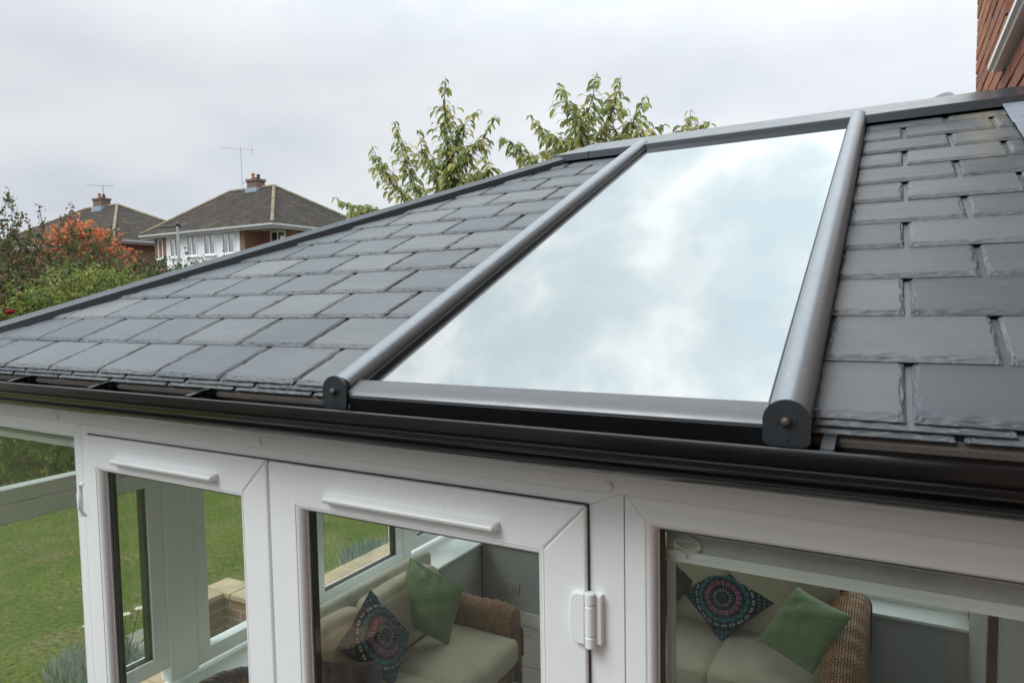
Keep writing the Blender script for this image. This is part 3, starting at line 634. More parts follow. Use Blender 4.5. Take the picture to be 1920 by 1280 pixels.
# ceiling that follows the roof
b_ = MB(); z0, z1_ = 2.29, 2.95
b_.add([(-.80, .1, z0), (1.10, .1, z0), (1.10, 1.7, z1_), (.8, 1.7, z1_), (-.80, 3.29, z0), (1.95, .1, z0), (2.42, .1, z0), (2.42, 1.7, z1_), (1.95, 1.7, z1_), (2.42, 3.29, z0), (1.10, 3.29, z0), (1.95, 3.29, z0)], [(0, 1, 2, 3), (0, 3, 4), (5, 6, 7, 8), (4, 3, 2, 10), (8, 7, 9, 11)])
pt(b_, 'ceiling', CEIL, cons)
# double socket
b_ = MB(); b_.box(-.385, -.239, 3.1115, 3.1198, .485, .571); so = pt(b_, 'wall_socket', mat_plain('brushed_plate', (0.42, .42, .40), .4), cons, bevel=.003)
for cx in (-.35, -.275):
    for dx, dz in ((-.011, -.008), (.011, -.008), (0, .010)): b_ = MB(); b_.box(cx + dx - .003, cx + dx + .003, 3.1108, 3.1116, .522 + dz - .003, .522 + dz + .003); pt(b_, 'pin_hole', BLACK, so)

# ================================================================== brick house on the right
hs = thing('brick_house', 'red brick house wall beside the conservatory with one white framed window', 'house', (2.42, 1.5, 0))
HXW = 2.42; HY1 = 3.60
def brick_wall(y0, y1, z0, z1, hole=None):
    mb = MB(); row = 0; z = z0; pal = [(0.33, 0.115, 0.065), (0.28, 0.095, 0.055), (0.38, 0.145, 0.080), (0.24, 0.085, 0.060), (0.35, 0.16, 0.10)]
    while z < z1:
        y = y1 - (0 if row % 2 else .1125) ; first = True
        ys = [y1]
        if row % 2 == 0: ys.append(y1 - .1075)
        while ys[-1] > y0: ys.append(ys[-1] - .225)
        for a, b in zip(ys[1:], ys[:-1]):
            a2, b2 = max(a, y0) + .005, b - .005
            if hole and a2 < hole[1] and b2 > hole[0] and z + .065 > hole[2] and z < hole[3]:
                if b2 > hole[1] + .02: a2 = hole[1]
                elif a2 < hole[0] - .02: b2 = hole[0]
                else: continue
            j = lambda s: rng.uniform(-s, s)
            c = np.array(rng.choice(pal)) * rng.uniform(.8, 1.2)
            mb.box(HXW - rng.uniform(-.001, .002), HXW + .06, a2 + j(.0015), b2 + j(.002), z + j(.001), z + .065 + j(.001), c)
        z += .075; row += 1
    return mb
WY0, WY1, WZ0, WZ1 = 1.20, 2.42, 3.50, 4.70
pt(brick_wall(.9, HY1, 2.85, 5.4, (WY0, WY1, WZ0, WZ1)), 'brick_facing', BRICK, hs, bevel=.004)
b_ = MB(); x0, x1 = HXW + .009, HXW + .30
b_.box(x0, x1, .88, WY0, 2.8, 5.42); b_.box(x0, x1, WY1, HY1 - .012, 2.8, 5.42); b_.box(x0, x1, WY0, WY1, 2.8, WZ0); b_.box(x0, x1, WY0, WY1, WZ1, 5.42)
pt(b_, 'mortar_bed', MORTAR, hs)
b_ = MB(); b_.box(HXW + .0, HXW + .3, -6, HY1, 0, 2.84); b_.box(HXW, HXW + .3, -6, .875, 2.845, 5.42); b_.box(HXW + .31, HXW + 7, HY1 - .3, HY1 - .005, 0, 5.42); pt(b_, 'wall', FBRICK, hs)
wf = MB(); 
for a, b, c_, d in ((WY0, WY1, WZ0 + .0, WZ0 + .06), (WY0, WY1, WZ1 - .06, WZ1), (WY0, WY0 + .06, WZ0 + .06, WZ1 - .06), (WY1 - .06, WY1, WZ0 + .06, WZ1 - .06)): wf.box(HXW + .03, HXW + .10, a, b, c_, d)
wfo = pt(wf, 'window', UPVC, hs, bevel=.004)
b_ = MB(); b_.sweep((0, WY0 - .06, 0), (0, WY1 + .04, 0), [(HXW - .052, 3.468), (HXW - .052, 3.487), (HXW - .046, 3.492), (HXW + .029, 3.499), (HXW + .029, 3.460), (HXW - .035, 3.455), (HXW - .038, 3.466)], (1, 0, 0), (0, 0, 1)); pt(b_, 'sill', UPVC, wfo, bevel=.0015)
b_ = MB(); b_.box(HXW + .06, HXW + .075, WY0 + .055, WY1 - .055, WZ0 + .055, WZ1 - .055); pt(b_, 'pane', FARGLASS, wfo)
b_ = MB(); b_.box(HXW - .35, HXW + 7.5, -6.3, HY1 + .35, 5.43, 5.60); pt(b_, 'eaves_soffit', UPVC, hs)
b_ = MB(); b_.add([(HXW - .4, -6.4, 5.6), (HXW + 8, -6.4, 5.6), (HXW + 8, HY1 + .4, 5.6), (HXW - .4, HY1 + .4, 5.6), (HXW + 3.8, -2.6, 8), (HXW + 3.8, HY1 - 3.4, 8)], [(0, 1, 4), (1, 2, 5, 4), (2, 3, 5), (3, 0, 4, 5), (3, 2, 1, 0)]); pt(b_, 'roof', RTILE, hs)
# satellite dish behind the ridge
dish = thing('satellite_dish', 'small grey satellite dish showing above the dark ridge near the brick wall', 'satellite dish', (2.65, 8.7, 0))
b_ = MB(); nrm = np.array((-.50, -.70, .42)); nrm /= np.linalg.norm(nrm)
b_.lathe(np.array((2.484, 8.5, 4.70)) , nrm, [(0, 0), (.06, .004), (.12, .016), (.155, .026), (.18, .038), (.184, .036), (.155, .022), (.12, .010), (0, -.004)], 40); pt(b_, 'reflector', mat_plain('grey_dish_paint', (0.25, .25, .26), .6), dish, smooth=60)
b_ = MB(); b_.tube([(2.484, 8.5, 4.70), (2.65, 8.7, 4.56), (2.65, 8.7, 0)], .02, 8); b_.tube([(2.48, 8.5, 4.54), (2.33, 8.28, 4.64)], .008, 6); pt(b_, 'pole', GALV, dish)

# ================================================================== far houses
def far_house(name, label, x0, x1, y0, y1, ez, rz, rx0, rx1, chim, front=None, wallmat=FBRICK, ov=.45):
    h = thing(name, label, 'house', ((x0 + x1) / 2, (y0 + y1) / 2, 0), 'brick semi-detached houses with hipped tile roofs')
    ym = (y0 + y1) / 2
    # roof planes made of overlapping tile courses
    mb = MB(); rnd = random.Random(int(abs(x0) * 10))
    E_ = [np.array(q, float) for q in ((x0 - ov, y0 - ov, ez), (x1 + ov, y0 - ov, ez), (x1 + ov, y1 + ov, ez), (x0 - ov, y1 + ov, ez))]
    Rr = [np.array((rx0, ym, rz)), np.array((rx1, ym, rz))]
    for a, b, c_, d in ((E_[0], E_[1], Rr[1], Rr[0]), (E_[1], E_[2], Rr[1], Rr[1]), (E_[2], E_[3], Rr[0], Rr[1]), (E_[3], E_[0], Rr[0], Rr[0])):
        n_ = np.cross(b - a, d - a); n_ /= np.linalg.norm(n_); K = 19
        for k in range(K):
            f0, f1 = k / K, (k + 1) / K; p0, p1 = a + (d - a) * f0, b + (c_ - b) * f0; q0, q1 = a + (d - a) * f1, b + (c_ - b) * f1
            Wd = np.linalg.norm(p1 - p0); m_ = max(1, int(Wd / .33)); off = .5 * (k % 2) / m_
            cuts = [0] + [min(1, max(0, (i + 1) / m_ - off)) for i in range(m_)] + [1]
            for s0, s1 in zip(cuts[:-1], cuts[1:]):
                if s1 - s0 < 1e-4: continue
                g_ = rnd.uniform(.78, 1.22); w2 = (s1 - s0) * .012
                u0_, u1_ = s0 + w2, s1 - w2
                V = [p0 + (p1 - p0) * u0_ + n_ * .035, p0 + (p1 - p0) * u1_ + n_ * .035, q0 + (q1 - q0) * u1_ + n_ * .01, q0 + (q1 - q0) * u0_ + n_ * .01, p0 + (p1 - p0) * u0_ - n_ * .01, p0 + (p1 - p0) * u1_ - n_ * .01]
                mb.add(V, [(0, 1, 2, 3), (4, 5, 1, 0)], (g_, g_, g_ * .98))
    roof = pt(mb, 'roof', RTILE, h)
    mb = MB(); mb.add([E_[0] + (0, 0, -.02), E_[1] + (0, 0, -.02), E_[2] + (0, 0, -.02), E_[3] + (0, 0, -.02), Rr[0] - (0, 0, .03), Rr[1] - (0, 0, .03)], [(0, 1, 5, 4), (1, 2, 5), (2, 3, 4, 5), (3, 0, 4), (3, 2, 1, 0)]); pt(mb, 'roof_underlay', LINING, h)
    mb = MB()
    for a, b in ((E_[0], Rr[0]), (E_[1], Rr[1]), (E_[2], Rr[1]), (E_[3], Rr[0]), (Rr[0], Rr[1])): mb.tube([a + (0, 0, .06), b + (0, 0, .05)], .085, 8)
    pt(mb, 'ridge_tiles', mat_plain('lichened_ridge', (0.20, 0.175, 0.12), .95, var=.35, scale=2), h, smooth=60)
    mb = MB(); mb.box(x0 - ov, x1 + ov, y0 - ov, y0 - ov + .03, ez - .20, ez - .03); mb.box(x1 + ov - .03, x1 + ov, y0 - ov + .031, y1 + ov, ez - .20, ez - .03); mb.box(x0 - ov + .01, x1 + ov - .031, y0 - ov + .031, y1 + ov - .01, ez - .12, ez - .06); pt(mb, 'fascia', mat_plain('weathered_fascia', (.36, .37, .38), .6), h)
    mb = MB()
    mb.tube([(x0 - ov, y0 - ov - .06, ez - .06), (x1 + ov + .06, y0 - ov - .06, ez - .06), (x1 + ov + .06, y1 + ov, ez - .06)], .06, 8); pt(mb, 'gutter', mat_plain('grey_white_gutter', (.34, .34, .34), .5), h)
    cx0, cx1, cy0, cy1, cz0, cz1 = chim
    mb = MB(); mb.box(cx0, cx1, cy0, cy1, cz0, cz1 - .12); mb.box(cx0 - .05, cx1 + .05, cy0 - .05, cy1 + .05, cz1 - .119, cz1); ch = pt(mb, 'chimney', m_brick_far('chimney_brick', (0.12, 0.055, 0.04), (0.09, 0.045, 0.035)), h)
    for i, (px_, hgt, mt) in enumerate(((.25, .34, TERRA), (.62, .10, TERRA), (.78, .24, LINING))):
        mb = MB(); mb.lathe((cx0 + (cx1 - cx0) * px_, (cy0 + cy1) / 2, cz1), (0, 0, 1), [(.10, 0), (.08, hgt * .8), (.10, hgt * .82), (.10, hgt), (.07, hgt), (.07, 0)], 12); pt(mb, 'chimney_pot', mt, ch, smooth=40)
    mb = MB(); mb.box(cx0 - .06, cx1 + .06, cy0 - .10, cy1 + .06, cz0 + .0, rz + .03); pt(mb, 'lead_apron', LEAD, h)
    return h
def win_xz(h, x0, x1, z0, z1, y, n=2, label=None):
    mb = MB(); t = .06; mb.box(x0, x1, y, y + .08, z0, z0 + t); mb.box(x0, x1, y, y + .08, z1 - t, z1)
    for i in range(n + 1): xx = x0 + (x1 - x0 - t) * i / n; mb.box(xx, xx + t, y - .002, y + .078, z0 + t, z1 - t)
    mb.box(x0 - .05, x1 + .05, y - .08, y + .06, z0 - .06, z0 - .001); o = pt(mb, 'window', UPVC, h, label)
    mb = MB(); mb.box(x0 + .03, x1 - .03, y + .03, y + .05, z0 + .03, z1 - .03); pt(mb, 'pane', FARGLASS, o)
    mb = MB(); 
    mb.box(x0 + .05, x1 - .05, y + .066, y + .069, z0 + .06, z1 - .06)
    pt(mb, 'curtain', CURT, o)
h1 = far_house('semi_detached_house', 'white and brick house with long hipped tile roof and four upper windows', -31.6, -22.8, 21.2, 28.2, 6.2, 8.72, -30.0, -26.55, (-28.25, -27.5, 24.4, 24.95, 8.3, 9.22))
mb = MB(); mb.box(-24.75, -22.8, 22.3, 28.2, 0, 6.13); mb.box(-31.6, -24.751, 21.2, 28.2, 0, 6.12); pt(mb, 'wall', FBRICK, h1)
mb = MB(); mb.box(-30.6, -25.05, 21.17, 21.199, 2.9, 6.119); pt(mb, 'render_panel', WHITEPANEL, h1)
for a, b in ((-30.25, -29.45), (-28.92, -28.12), (-27.62, -26.76), (-26.27, -25.38)): win_xz(h1, a, b, 5.02, 6.02, 21.13)
win_xz(h1, -31.3, -30.9, 5.0, 6.0, 21.18, 1); win_xz(h1, -24.2, -23.2, 4.9, 6.05, 22.25)
mb = MB(); mb.tube([(-28.62, 24.4, 8.6), (-28.62, 24.4, 10.95)], .016, 6); mb.tube([(-29.6, 24.0, 11.0), (-28.6, 24.4, 10.85), (-27.95, 24.65, 10.78)], .012, 6)
for i in range(9): t = i / 8; q = np.array((-29.55 + 1.55 * t, 24.02 + .6 * t, 10.99 - .2 * t)); mb.tube([q + (.06, -.16, 0), q + (-.06, .16, 0)], .007, 4)
mb.tube([(-27.98, 24.6, 10.55), (-27.98, 24.6, 11.02)], .015, 4); mb.tube([(-28.62, 24.4, 9.1), (-28.35, 24.5, 9.1)], .02, 4); pt(mb, 'tv_aerial', GALV, h1)
h2 = far_house('semi_detached_house', 'smaller looking brick house half hidden behind the orange tree and bushes', -50, -35.1, 21.3, 28.6, 6.2, 8.95, -44.4, -40.9, (-42.9, -42.0, 24.6, 25.2, 8.5, 9.50))
mb = MB(); mb.box(-50, -35.1, 21.3, 28.6, 0, 6.13); pt(mb, 'wall', FBRICK, h2)
mb = MB(); mb.tube([(-42.4, 25, 9.7), (-42.4, 25, 10.35)], .03, 6); mb.tube([(-43.4, 24.6, 10.42), (-41.7, 25.3, 10.3)], .02, 5)
for i in range(7): t = i / 6; q = np.array((-43.3 + 1.5 * t, 24.65 + .6 * t, 10.41 - .1 * t)); mb.tube([q + (.06, -.16, 0), q + (-.06, .16, 0)], .012, 4)
pt(mb, 'tv_aerial', GALV, h2)
lp = thing('street_lamp', 'slim galvanised street lamp in front of the white house', 'street lamp', (-14.25, 10.4, 0))
mb = MB(); mb.tube([(-14.25, 10.4, 0), (-14.25, 10.4, 1.2), (-14.25, 10.4, 1.3), (-14.25, 10.4, 4.62)], [.09, .09, .04, .03], 12); pt(mb, 'post', GALV, lp, smooth=40)
mb = MB(); mb.obox((-14.72, 10.18, 4.585), (.55, .26, .03), (-.05, .10, 0), (0, 0, .05)); mb.lathe((-14.25, 10.4, 4.66), (0, 0, 1), [(.055, 0), (.06, .02), (.04, .05), (0, .07)], 12); pt(mb, 'lamp_head', ALUD, lp, bevel=.015)

# ================================================================== planting
def rotz(v, a): return np.array((v[0] * math.cos(a) - v[1] * math.sin(a), v[0] * math.sin(a) + v[1] * math.cos(a), v[2]))
def small_leaves(mb, P, size, pal, g, up=.3, aspect=.55):
    """P (n,3) leaf centres; every leaf is a small folded diamond"""
    n = len(P); d = g.normal(size=(n, 3)); d[:, 2] += up * g.normal(size=n) - .15; d /= np.linalg.norm(d, axis=1)[:, None]
    r = g.normal(size=(n, 3)); s_ = np.cross(d, r); s_ /= np.linalg.norm(s_, axis=1)[:, None]; u = np.cross(s_, d)
    L_ = size * g.uniform(.65, 1.3, n)[:, None]; W_ = L_ * aspect * .5
    V = np.stack([P - d * L_ * .5, P + s_ * W_ + u * W_ * .35, P + d * L_ * .5, P - s_ * W_ + u * W_ * .35], 1).reshape(-1, 3)
    pal = np.array(pal); c = pal[g.integers(0, len(pal), n)] * g.uniform(.75, 1.25, (n, 1)); c = np.repeat(c, 4, 0)
    F = (np.arange(n)[:, None] * 4 + np.array([0, 1, 2, 3])).tolist(); mb.add(V, F, c)
def bush(name, label, cat, blobs, dens, size, pal, twigs=14, seed=1, spikes=(), base=None, part='foliage', extra=None, group=None, aspect=.55):
    """blobs: (centre, radii) ; leaves gather in sprigs on the blob shells"""
    g = np.random.default_rng(seed); base = base or (blobs[0][0][0], blobs[0][0][1], 0)
    t = thing(name, label, cat, base, group); mb = MB(); tw = MB()
    for (c, rad) in blobs:
        c, rad = np.array(c, float), np.array(rad, float); area = (rad[0] * rad[1] * rad[2]) ** (2 / 3); ns = int(dens * area)
        d = g.normal(size=(ns, 3)); d /= np.linalg.norm(d, axis=1)[:, None]; rr = g.uniform(.35, 1.12, ns) ** .6
        S = c + d * rad * rr[:, None] * (1 + .12 * np.sin(d[:, :1] * 7 + c[0]) + .10 * np.sin(d[:, 2:3] * 9 + c[1]))
        ok = S[:, 2] > .15; S = S[ok]; d = d[ok]
        for q, dd in zip(S, d):
            k = g.integers(7, 13); ln = size * g.uniform(2.0, 4.5); ax = dd + g.normal(0, .45, 3) + (0, 0, .25); ax /= np.linalg.norm(ax)
            small_leaves(mb, q + ax * (g.random((k, 1)) * ln) + g.normal(0, size * .42, (k, 3)), size, pal[g.integers(0, len(pal))] if isinstance(pal[0][0], (list, tuple)) else pal, g, aspect=aspect)
        for _ in range(twigs):
            dd = g.normal(size=3); dd[2] = abs(dd[2]); dd /= np.linalg.norm(dd); e = c + dd * rad * g.uniform(.8, 1.1); b = np.array((c[0], c[1], max(.0, c[2] - rad[2] * 1.0)))
            m1 = (b + e) / 2 + g.normal(0, .08, 3); tw.tube([b, m1, e], [.025, .014, .004], 5)
    for sp in spikes:                       # thin twigs standing out, with leaves along them
        sp = [np.array(q, float) for q in sp]; tw.tube(sp, [.010] + [.006] * (len(sp) - 2) + [.0025], 5)
        for a, b in zip(sp[:-1], sp[1:]):
            nn = int(np.linalg.norm(b - a) / (size * .22)); tt = g.random((nn, 1)); small_leaves(mb, a + (b - a) * tt + g.normal(0, size * .5, (nn, 3)), size * .95, pal[0] if isinstance(pal[0][0], (list, tuple)) else pal, g, aspect=aspect)
    pt(mb, part, LEAF, t); pt(tw, 'branches', BARK, t)
    if extra: extra(t, g)
    return t
DK = [[(.085, .095, .04), (.11, .11, .05), (.07, .08, .035), (.17, .11, .07)], [(.15, .10, .06), (.18, .13, .07), (.10, .09, .045)], [(.09, .13, .045), (.12, .14, .05)]]
def spk(b, t, n=4, s=.07, g=np.random.default_rng(3)):
    b, t = np.array(b, float), np.array(t, float); return [b + (t - b) * i / n + (g.normal(0, s, 3) if 0 < i < n else 0) for i in range(n + 1)]
sp1 = [spk((-9.95, 4.77, 3.42), (-9.90, 4.58, 4.25)), spk((-10.03, 4.29, 3.58), (-9.39, 4.29, 4.32)), spk((-10.03, 4.93, 3.42), (-10.06, 5.01, 4.25)), spk((-10.03, 5.25, 3.50), (-9.71, 5.35, 4.25)), spk((-10.19, 5.57, 3.42), (-10.11, 5.65, 4.03)), spk((-10.19, 5.89, 3.42), (-10.43, 5.99, 4.01)),
       spk((-9.71, 5.73, 3.42), (-9.55, 5.97, 3.93)), spk((-10.19, 4.13, 3.58), (-10.43, 3.89, 4.25)), spk((-9.71, 5.25, 3.42), (-9.31, 5.19, 4.00)), spk((-10.19, 6.05, 3.42), (-10.51, 6.40, 4.06)), spk((-9.87, 4.61, 3.58), (-9.63, 4.48, 4.06)), spk((-10.35, 6.21, 3.26), (-10.19, 6.47, 3.90))]
bush('cotoneaster_bush', 'big dark olive and brown spiky bush at the left edge', 'bush', [((-10.43, 4.29, 2.38), (1.20, 1.28, 1.60)), ((-10.11, 5.33, 2.54), (0.96, 0.96, 1.15)), ((-10.19, 6.21, 2.30), (0.96, 0.88, 1.12)), ((-10.51, 4.61, 0.70), (1.60, 2.56, 2.08)), ((-9.55, 3.33, 1.98), (0.80, 0.96, 1.44))], 720, .070, DK, seed=11, spikes=sp1)
LG = [[(.20, .25, .055), (.15, .22, .06), (.25, .27, .06)], [(.11, .16, .045), (.15, .20, .07)], [(.30, .28, .07), (.18, .22, .06)]]
def roses(t, g):
    for i, (x, y, z, r) in enumerate(((-8.119, 3.635, 2.517, 0.058), (-8.269, 3.552, 2.628, 0.045), (-7.873, 4.446, 2.645, 0.041))):
        mb = MB()
        for k in range(5):
            q = r * (1 - k * .17); mb.lathe((x, y, z - r * .4), (g.normal(0, .15), g.normal(0, .15), 1), [(q * .3, 0), (q * .9, r * .25), (q, r * .6), (q * .8, r * .95 + k * .002)], 9, (.34 - .045 * k, .02, .03))
        pt(mb, 'red_flower', LEAF, t, smooth=60)
bush('rose_bush', 'bright green leafy rose bush with red flowers low at the left edge', 'bush', [((-8.3, 4.97, 2.45), (.75, .8, .62)), ((-8.5, 4.5, 2.35), (.7, .8, .65)), ((-8.9, 5.5, 2.55), (.6, .7, .52)), ((-8.97, 3.82, 1.84), (0.79, 0.88, 0.88)), ((-8.80, 4.87, 1.96), (0.70, 0.79, 0.84)), ((-8.89, 5.84, 1.79), (0.67, 0.79, 0.73)), ((-9.50, 5.05, 2.45), (0.53, 0.53, 0.60)), ((-9.06, 4.79, 0.18), (1.05, 1.93, 1.93)), ((-9.06, 2.86, 1.40), (0.70, 0.70, 0.88))], 560, .072, LG, seed=5, extra=roses, spikes=[spk((-9.41, 4.96, 2.63), (-9.62, 5.07, 3.29)), spk((-8.89, 5.49, 2.28), (-8.89, 5.57, 2.84)), spk((-8.71, 6.01, 2.10), (-8.71, 6.19, 2.66))])
OR = [[(.66, .21, .085), (.62, .24, .10), (.60, .17, .08)], [(.64, .29, .12), (.58, .16, .09)], [(.60, .26, .10), (.45, .22, .08), (.30, .22, .08)]]
bush('acer_tree', 'autumn tree with vivid orange leaves in front of the brick house', 'tree', [((-12.35, 6.88, 3.85), (0.30, 0.30, 0.29)), ((-12.27, 7.17, 3.70), (0.33, 0.33, 0.30)), ((-12.45, 6.58, 3.67), (0.29, 0.29, 0.26)), ((-12.15, 7.44, 3.40), (0.30, 0.27, 0.26)), ((-12.09, 7.65, 3.22), (0.21, 0.21, 0.18)), ((-12.27, 6.96, 3.40), (0.38, 0.33, 0.21))], 1650, .080, OR, seed=8, base=(-12.27, 7.11, -1.28), part='crown', twigs=6)
mb = MB(); mb.tube([(-12.27, 7.11, 0), (-12.25, 7.1, 1.6), (-12.27, 7.14, 3.2)], [.12, .09, .04], 8); tk = mb.build('trunk', BARK, [o for o in col.objects if o.name.startswith('acer_tree')][0])
OLV = [[(.11, .11, .05), (.09, .10, .045), (.17, .11, .07)], [(.13, .13, .06), (.20, .12, .07)]]
bush('pyracantha_bush', 'olive brown twiggy bush directly under the orange tree', 'bush', [((-11.37, 6.66, 2.84), (0.68, 0.75, 0.54)), ((-11.22, 7.26, 2.39), (0.75, 0.75, 0.69)), ((-11.37, 6.21, 2.47), (0.75, 0.75, 0.75)), ((-11.37, 6.81, 0.52), (1.20, 1.50, 1.80))], 620, .070, OLV, seed=21)
GR = [[(.035, .075, .022), (.045, .09, .028), (.03, .06, .02)], [(.06, .11, .03), (.045, .08, .03)]]
bush('laurel_bush', 'dense dark green rounded bush beside the orange tree', 'bush', [((-9.6, 6.6, 2.75), (.72, .7, .55)), ((-9.5, 7.3, 2.75), (.6, .6, .5)), ((-9.6, 6.9, 1.5), (1.0, 1.2, 1.3))], 760, .06, GR, seed=31, spikes=[spk((-9.5, 7.25, 3.0), (-9.62, 7.28, 3.62), s=.03), spk((-9.5, 7.3, 3.0), (-9.45, 7.4, 3.42), s=.03)])
bush('elder_bush', 'loose light green shrub at the foot of the street lamp', 'bush', [((-10.9, 8.6, 2.95), (.45, .5, .42)), ((-10.8, 9.3, 2.9), (.5, .5, .40)), ((-10.9, 9, 1.5), (.9, 1.1, 1.3))], 640, .07, [[(.09, .13, .035), (.07, .11, .03)], [(.14, .16, .05), (.08, .12, .04)]], seed=41, spikes=[spk((-10.8, 8.5, 3.1), (-10.85, 8.55, 3.62), s=.03), spk((-10.8, 9.0, 3.1), (-10.8, 9.1, 3.72), s=.03), spk((-10.8, 9.3, 3.1), (-10.75, 9.5, 3.58), s=.03)])

# cherry tree behind the roof: long shoots with hanging pointed leaves
shoots = {'A': [(-2.06, 5.0, 4.881), (-2.081, 5.0, 4.613), (-2.056, 5.0, 4.309), (-2.05, 5.0, 4.034), (-2.113, 5.0, 3.709)],
'B': [(-3.043, 5.381, 4.649), (-2.988, 5.381, 4.435), (-2.903, 5.381, 4.194), (-2.797, 5.381, 3.91)], 'C': [(-2.362, 4.923, 4.361), (-2.32, 4.923, 4.135), (-2.168, 4.923, 3.924), (-2.072, 4.923, 3.75)],
'D': [(-3.059, 4.986, 4.31), (-2.967, 4.986, 4.106), (-2.788, 4.986, 3.855), (-2.575, 4.986, 3.663)], 'E': [(-1.703, 5.072, 4.519), (-1.875, 5.072, 4.398), (-1.994, 5.072, 4.177), (-2.118, 5.072, 3.886)],
'F': [(-1.397, 4.893, 4.381), (-1.556, 4.893, 4.159), (-1.716, 4.893, 4.057), (-1.948, 4.893, 3.842)], 'G': [(-0.452, 5.2, 4.721), (-0.498, 5.2, 4.495), (-0.578, 5.2, 4.28), (-0.626, 5.2, 3.982)],
'H': [(-0.251, 5.304, 4.67), (-0.306, 5.304, 4.465), (-0.39, 5.304, 4.226), (-0.558, 5.304, 3.967)], 'I': [(-0.787, 4.993, 4.613), (-0.684, 4.993, 4.433), (-0.561, 4.993, 4.184), (-0.51, 4.993, 3.956)],
'J': [(-0.018, 5.355, 4.467), (-0.113, 5.355, 4.298), (-0.22, 5.355, 4.138), (-0.356, 5.355, 4.029)], 'K': [(-0.935, 4.742, 4.28), (-0.8, 4.742, 4.091), (-0.639, 4.742, 3.994), (-0.455, 4.742, 3.881)],
'Lh': [(-1.454, 5.068, 4.217), (-1.32, 5.068, 4.11), (-1.171, 5.068, 3.987), (-1.025, 5.068, 3.877)], 'M': [(0.199, 5.257, 4.145), (0.023, 5.257, 4.111), (-0.159, 5.257, 4.051)],
'N': [(0.51, 4.927, 4.157), (0.491, 4.927, 4.039), (0.459, 4.927, 3.94)], 'O': [(0.571, 5.378, 4.143), (0.461, 5.378, 4.11), (0.363, 5.378, 4.056)], 'P': [(-3.871, 5.213, 3.832), (-3.621, 5.213, 3.717), (-3.336, 5.213, 3.65), (-3.099, 5.213, 3.613)],
'Q': [(-1.718, 4.941, 3.933), (-1.624, 4.941, 3.843), (-1.819, 4.941, 3.755)], 'R': [(-1.215, 5.448, 4.069), (-1.091, 5.448, 4.081), (-0.911, 5.448, 3.98)], 'S': [(-1.524, 4.835, 3.972), (-1.435, 4.835, 3.859), (-1.561, 4.835, 3.742)], 'T': [(-3.333, 5.209, 3.631), (-3.58, 5.209, 3.619), (-3.256, 5.209, 3.564)],
'U': [(-.62, 5.1, 4.25), (-.66, 5.1, 4.05), (-.70, 5.1, 3.85)], 'V': [(-.35, 5.2, 4.22), (-.45, 5.2, 4.05), (-.55, 5.2, 3.9)], 'W': [(-.15, 5.3, 4.2), (-.3, 5.3, 4.05), (-.45, 5.3, 3.95)], 'X': [(-2.2, 5.1, 4.1), (-2.2, 5.1, 3.9), (-2.2, 5.1, 3.7)], 'Y': [(-1.9, 5.0, 4.15), (-1.95, 5.0, 3.95), (-2.0, 5.0, 3.75)], 'Z': [(-.85, 5.2, 4.1), (-.8, 5.2, 3.95), (-.75, 5.2, 3.85)]}
ct = thing('cherry_tree', 'cherry tree with drooping yellow green pointed leaves rising behind the slate roof', 'tree', (-1.3, 5.3, 0)); g = np.random.default_rng(17)
lf = MB(); tw = MB(); LP = np.array([(.27, .31, .10), (.32, .35, .11), (.22, .28, .11), (.42, .40, .13), (.48, .42, .15), (.18, .23, .08), (.28, .34, .16)])
def long_leaf(mb, P, out, size, c):
    out = out / (np.linalg.norm(out) + 1e-9); K = 5; side = np.cross(out, (0, 0, 1)); side /= np.linalg.norm(side) + 1e-9; roll = g.normal(0, .7); pts = []; p = P.copy(); d = out.copy()
    wd = [0.02, .8, 1.0, .7, .02]; V = []
    for k in range(K):
        nrm_ = np.cross(side, d); nrm_ /= np.linalg.norm(nrm_) + 1e-9; s2 = side * math.cos(roll) + nrm_ * math.sin(roll)
        w_ = wd[k] * size * .155; V += [p - s2 * w_ + nrm_ * w_ * .35, p, p + s2 * w_ + nrm_ * w_ * .35]
        p = p + d * size / (K - 1); d = d + np.array((0, 0, -.58)); d /= np.linalg.norm(d)
    F = []
    for k in range(K - 1): o = k * 3; F += [(o, o + 1, o + 4, o + 3), (o + 1, o + 2, o + 5, o + 4)]
    mb.add(V, F, c)
for key, pts in shoots.items():
    pts = [np.array(q) for q in pts]; base = pts[-1] + np.array(((-1.3 - pts[-1][0]) * .25, (5.3 - pts[-1][1]) * .5, -.55)); full = pts + [base]
    n_ = len(full); tw.tube(full, [.0022 + .0018 * i for i in range(n_)], 6); tw.tube([base, (base + np.array((-1.3, 5.3, 1.6))) / 2, (-1.3, 5.3, 1.6)], [.022, .03, .05], 6)
    for i, (a, b) in enumerate(zip(full[:-1], full[1:])):
        ln = np.linalg.norm(b - a); dens = 90 if i == 0 else 270
        for _ in range(int(ln * dens)):
            t = g.random(); q = a + (b - a) * t; an = g.uniform(0, 2 * PI); o_ = np.array((math.cos(an), math.sin(an), g.uniform(-.55, .35)))
            if i > 0 and g.random() < .5: tip = q + o_ * g.uniform(.03, .13); tw.tube([q, tip], .0016, 4); q = tip
            sz = g.uniform(.075, .125) * (.8 if i == 0 and t < .3 else 1); cc = LP[g.integers(0, len(LP))] * g.uniform(.8, 1.2)
            long_leaf(lf, q, o_, sz, cc)
tw.tube([(-1.3, 5.3, 0), (-1.28, 5.3, .9), (-1.3, 5.3, 1.7)], [.11, .09, .07], 10)
pt(lf, 'crown', LEAF, ct, smooth=180); pt(tw, 'trunk', BARK, ct, smooth=60)

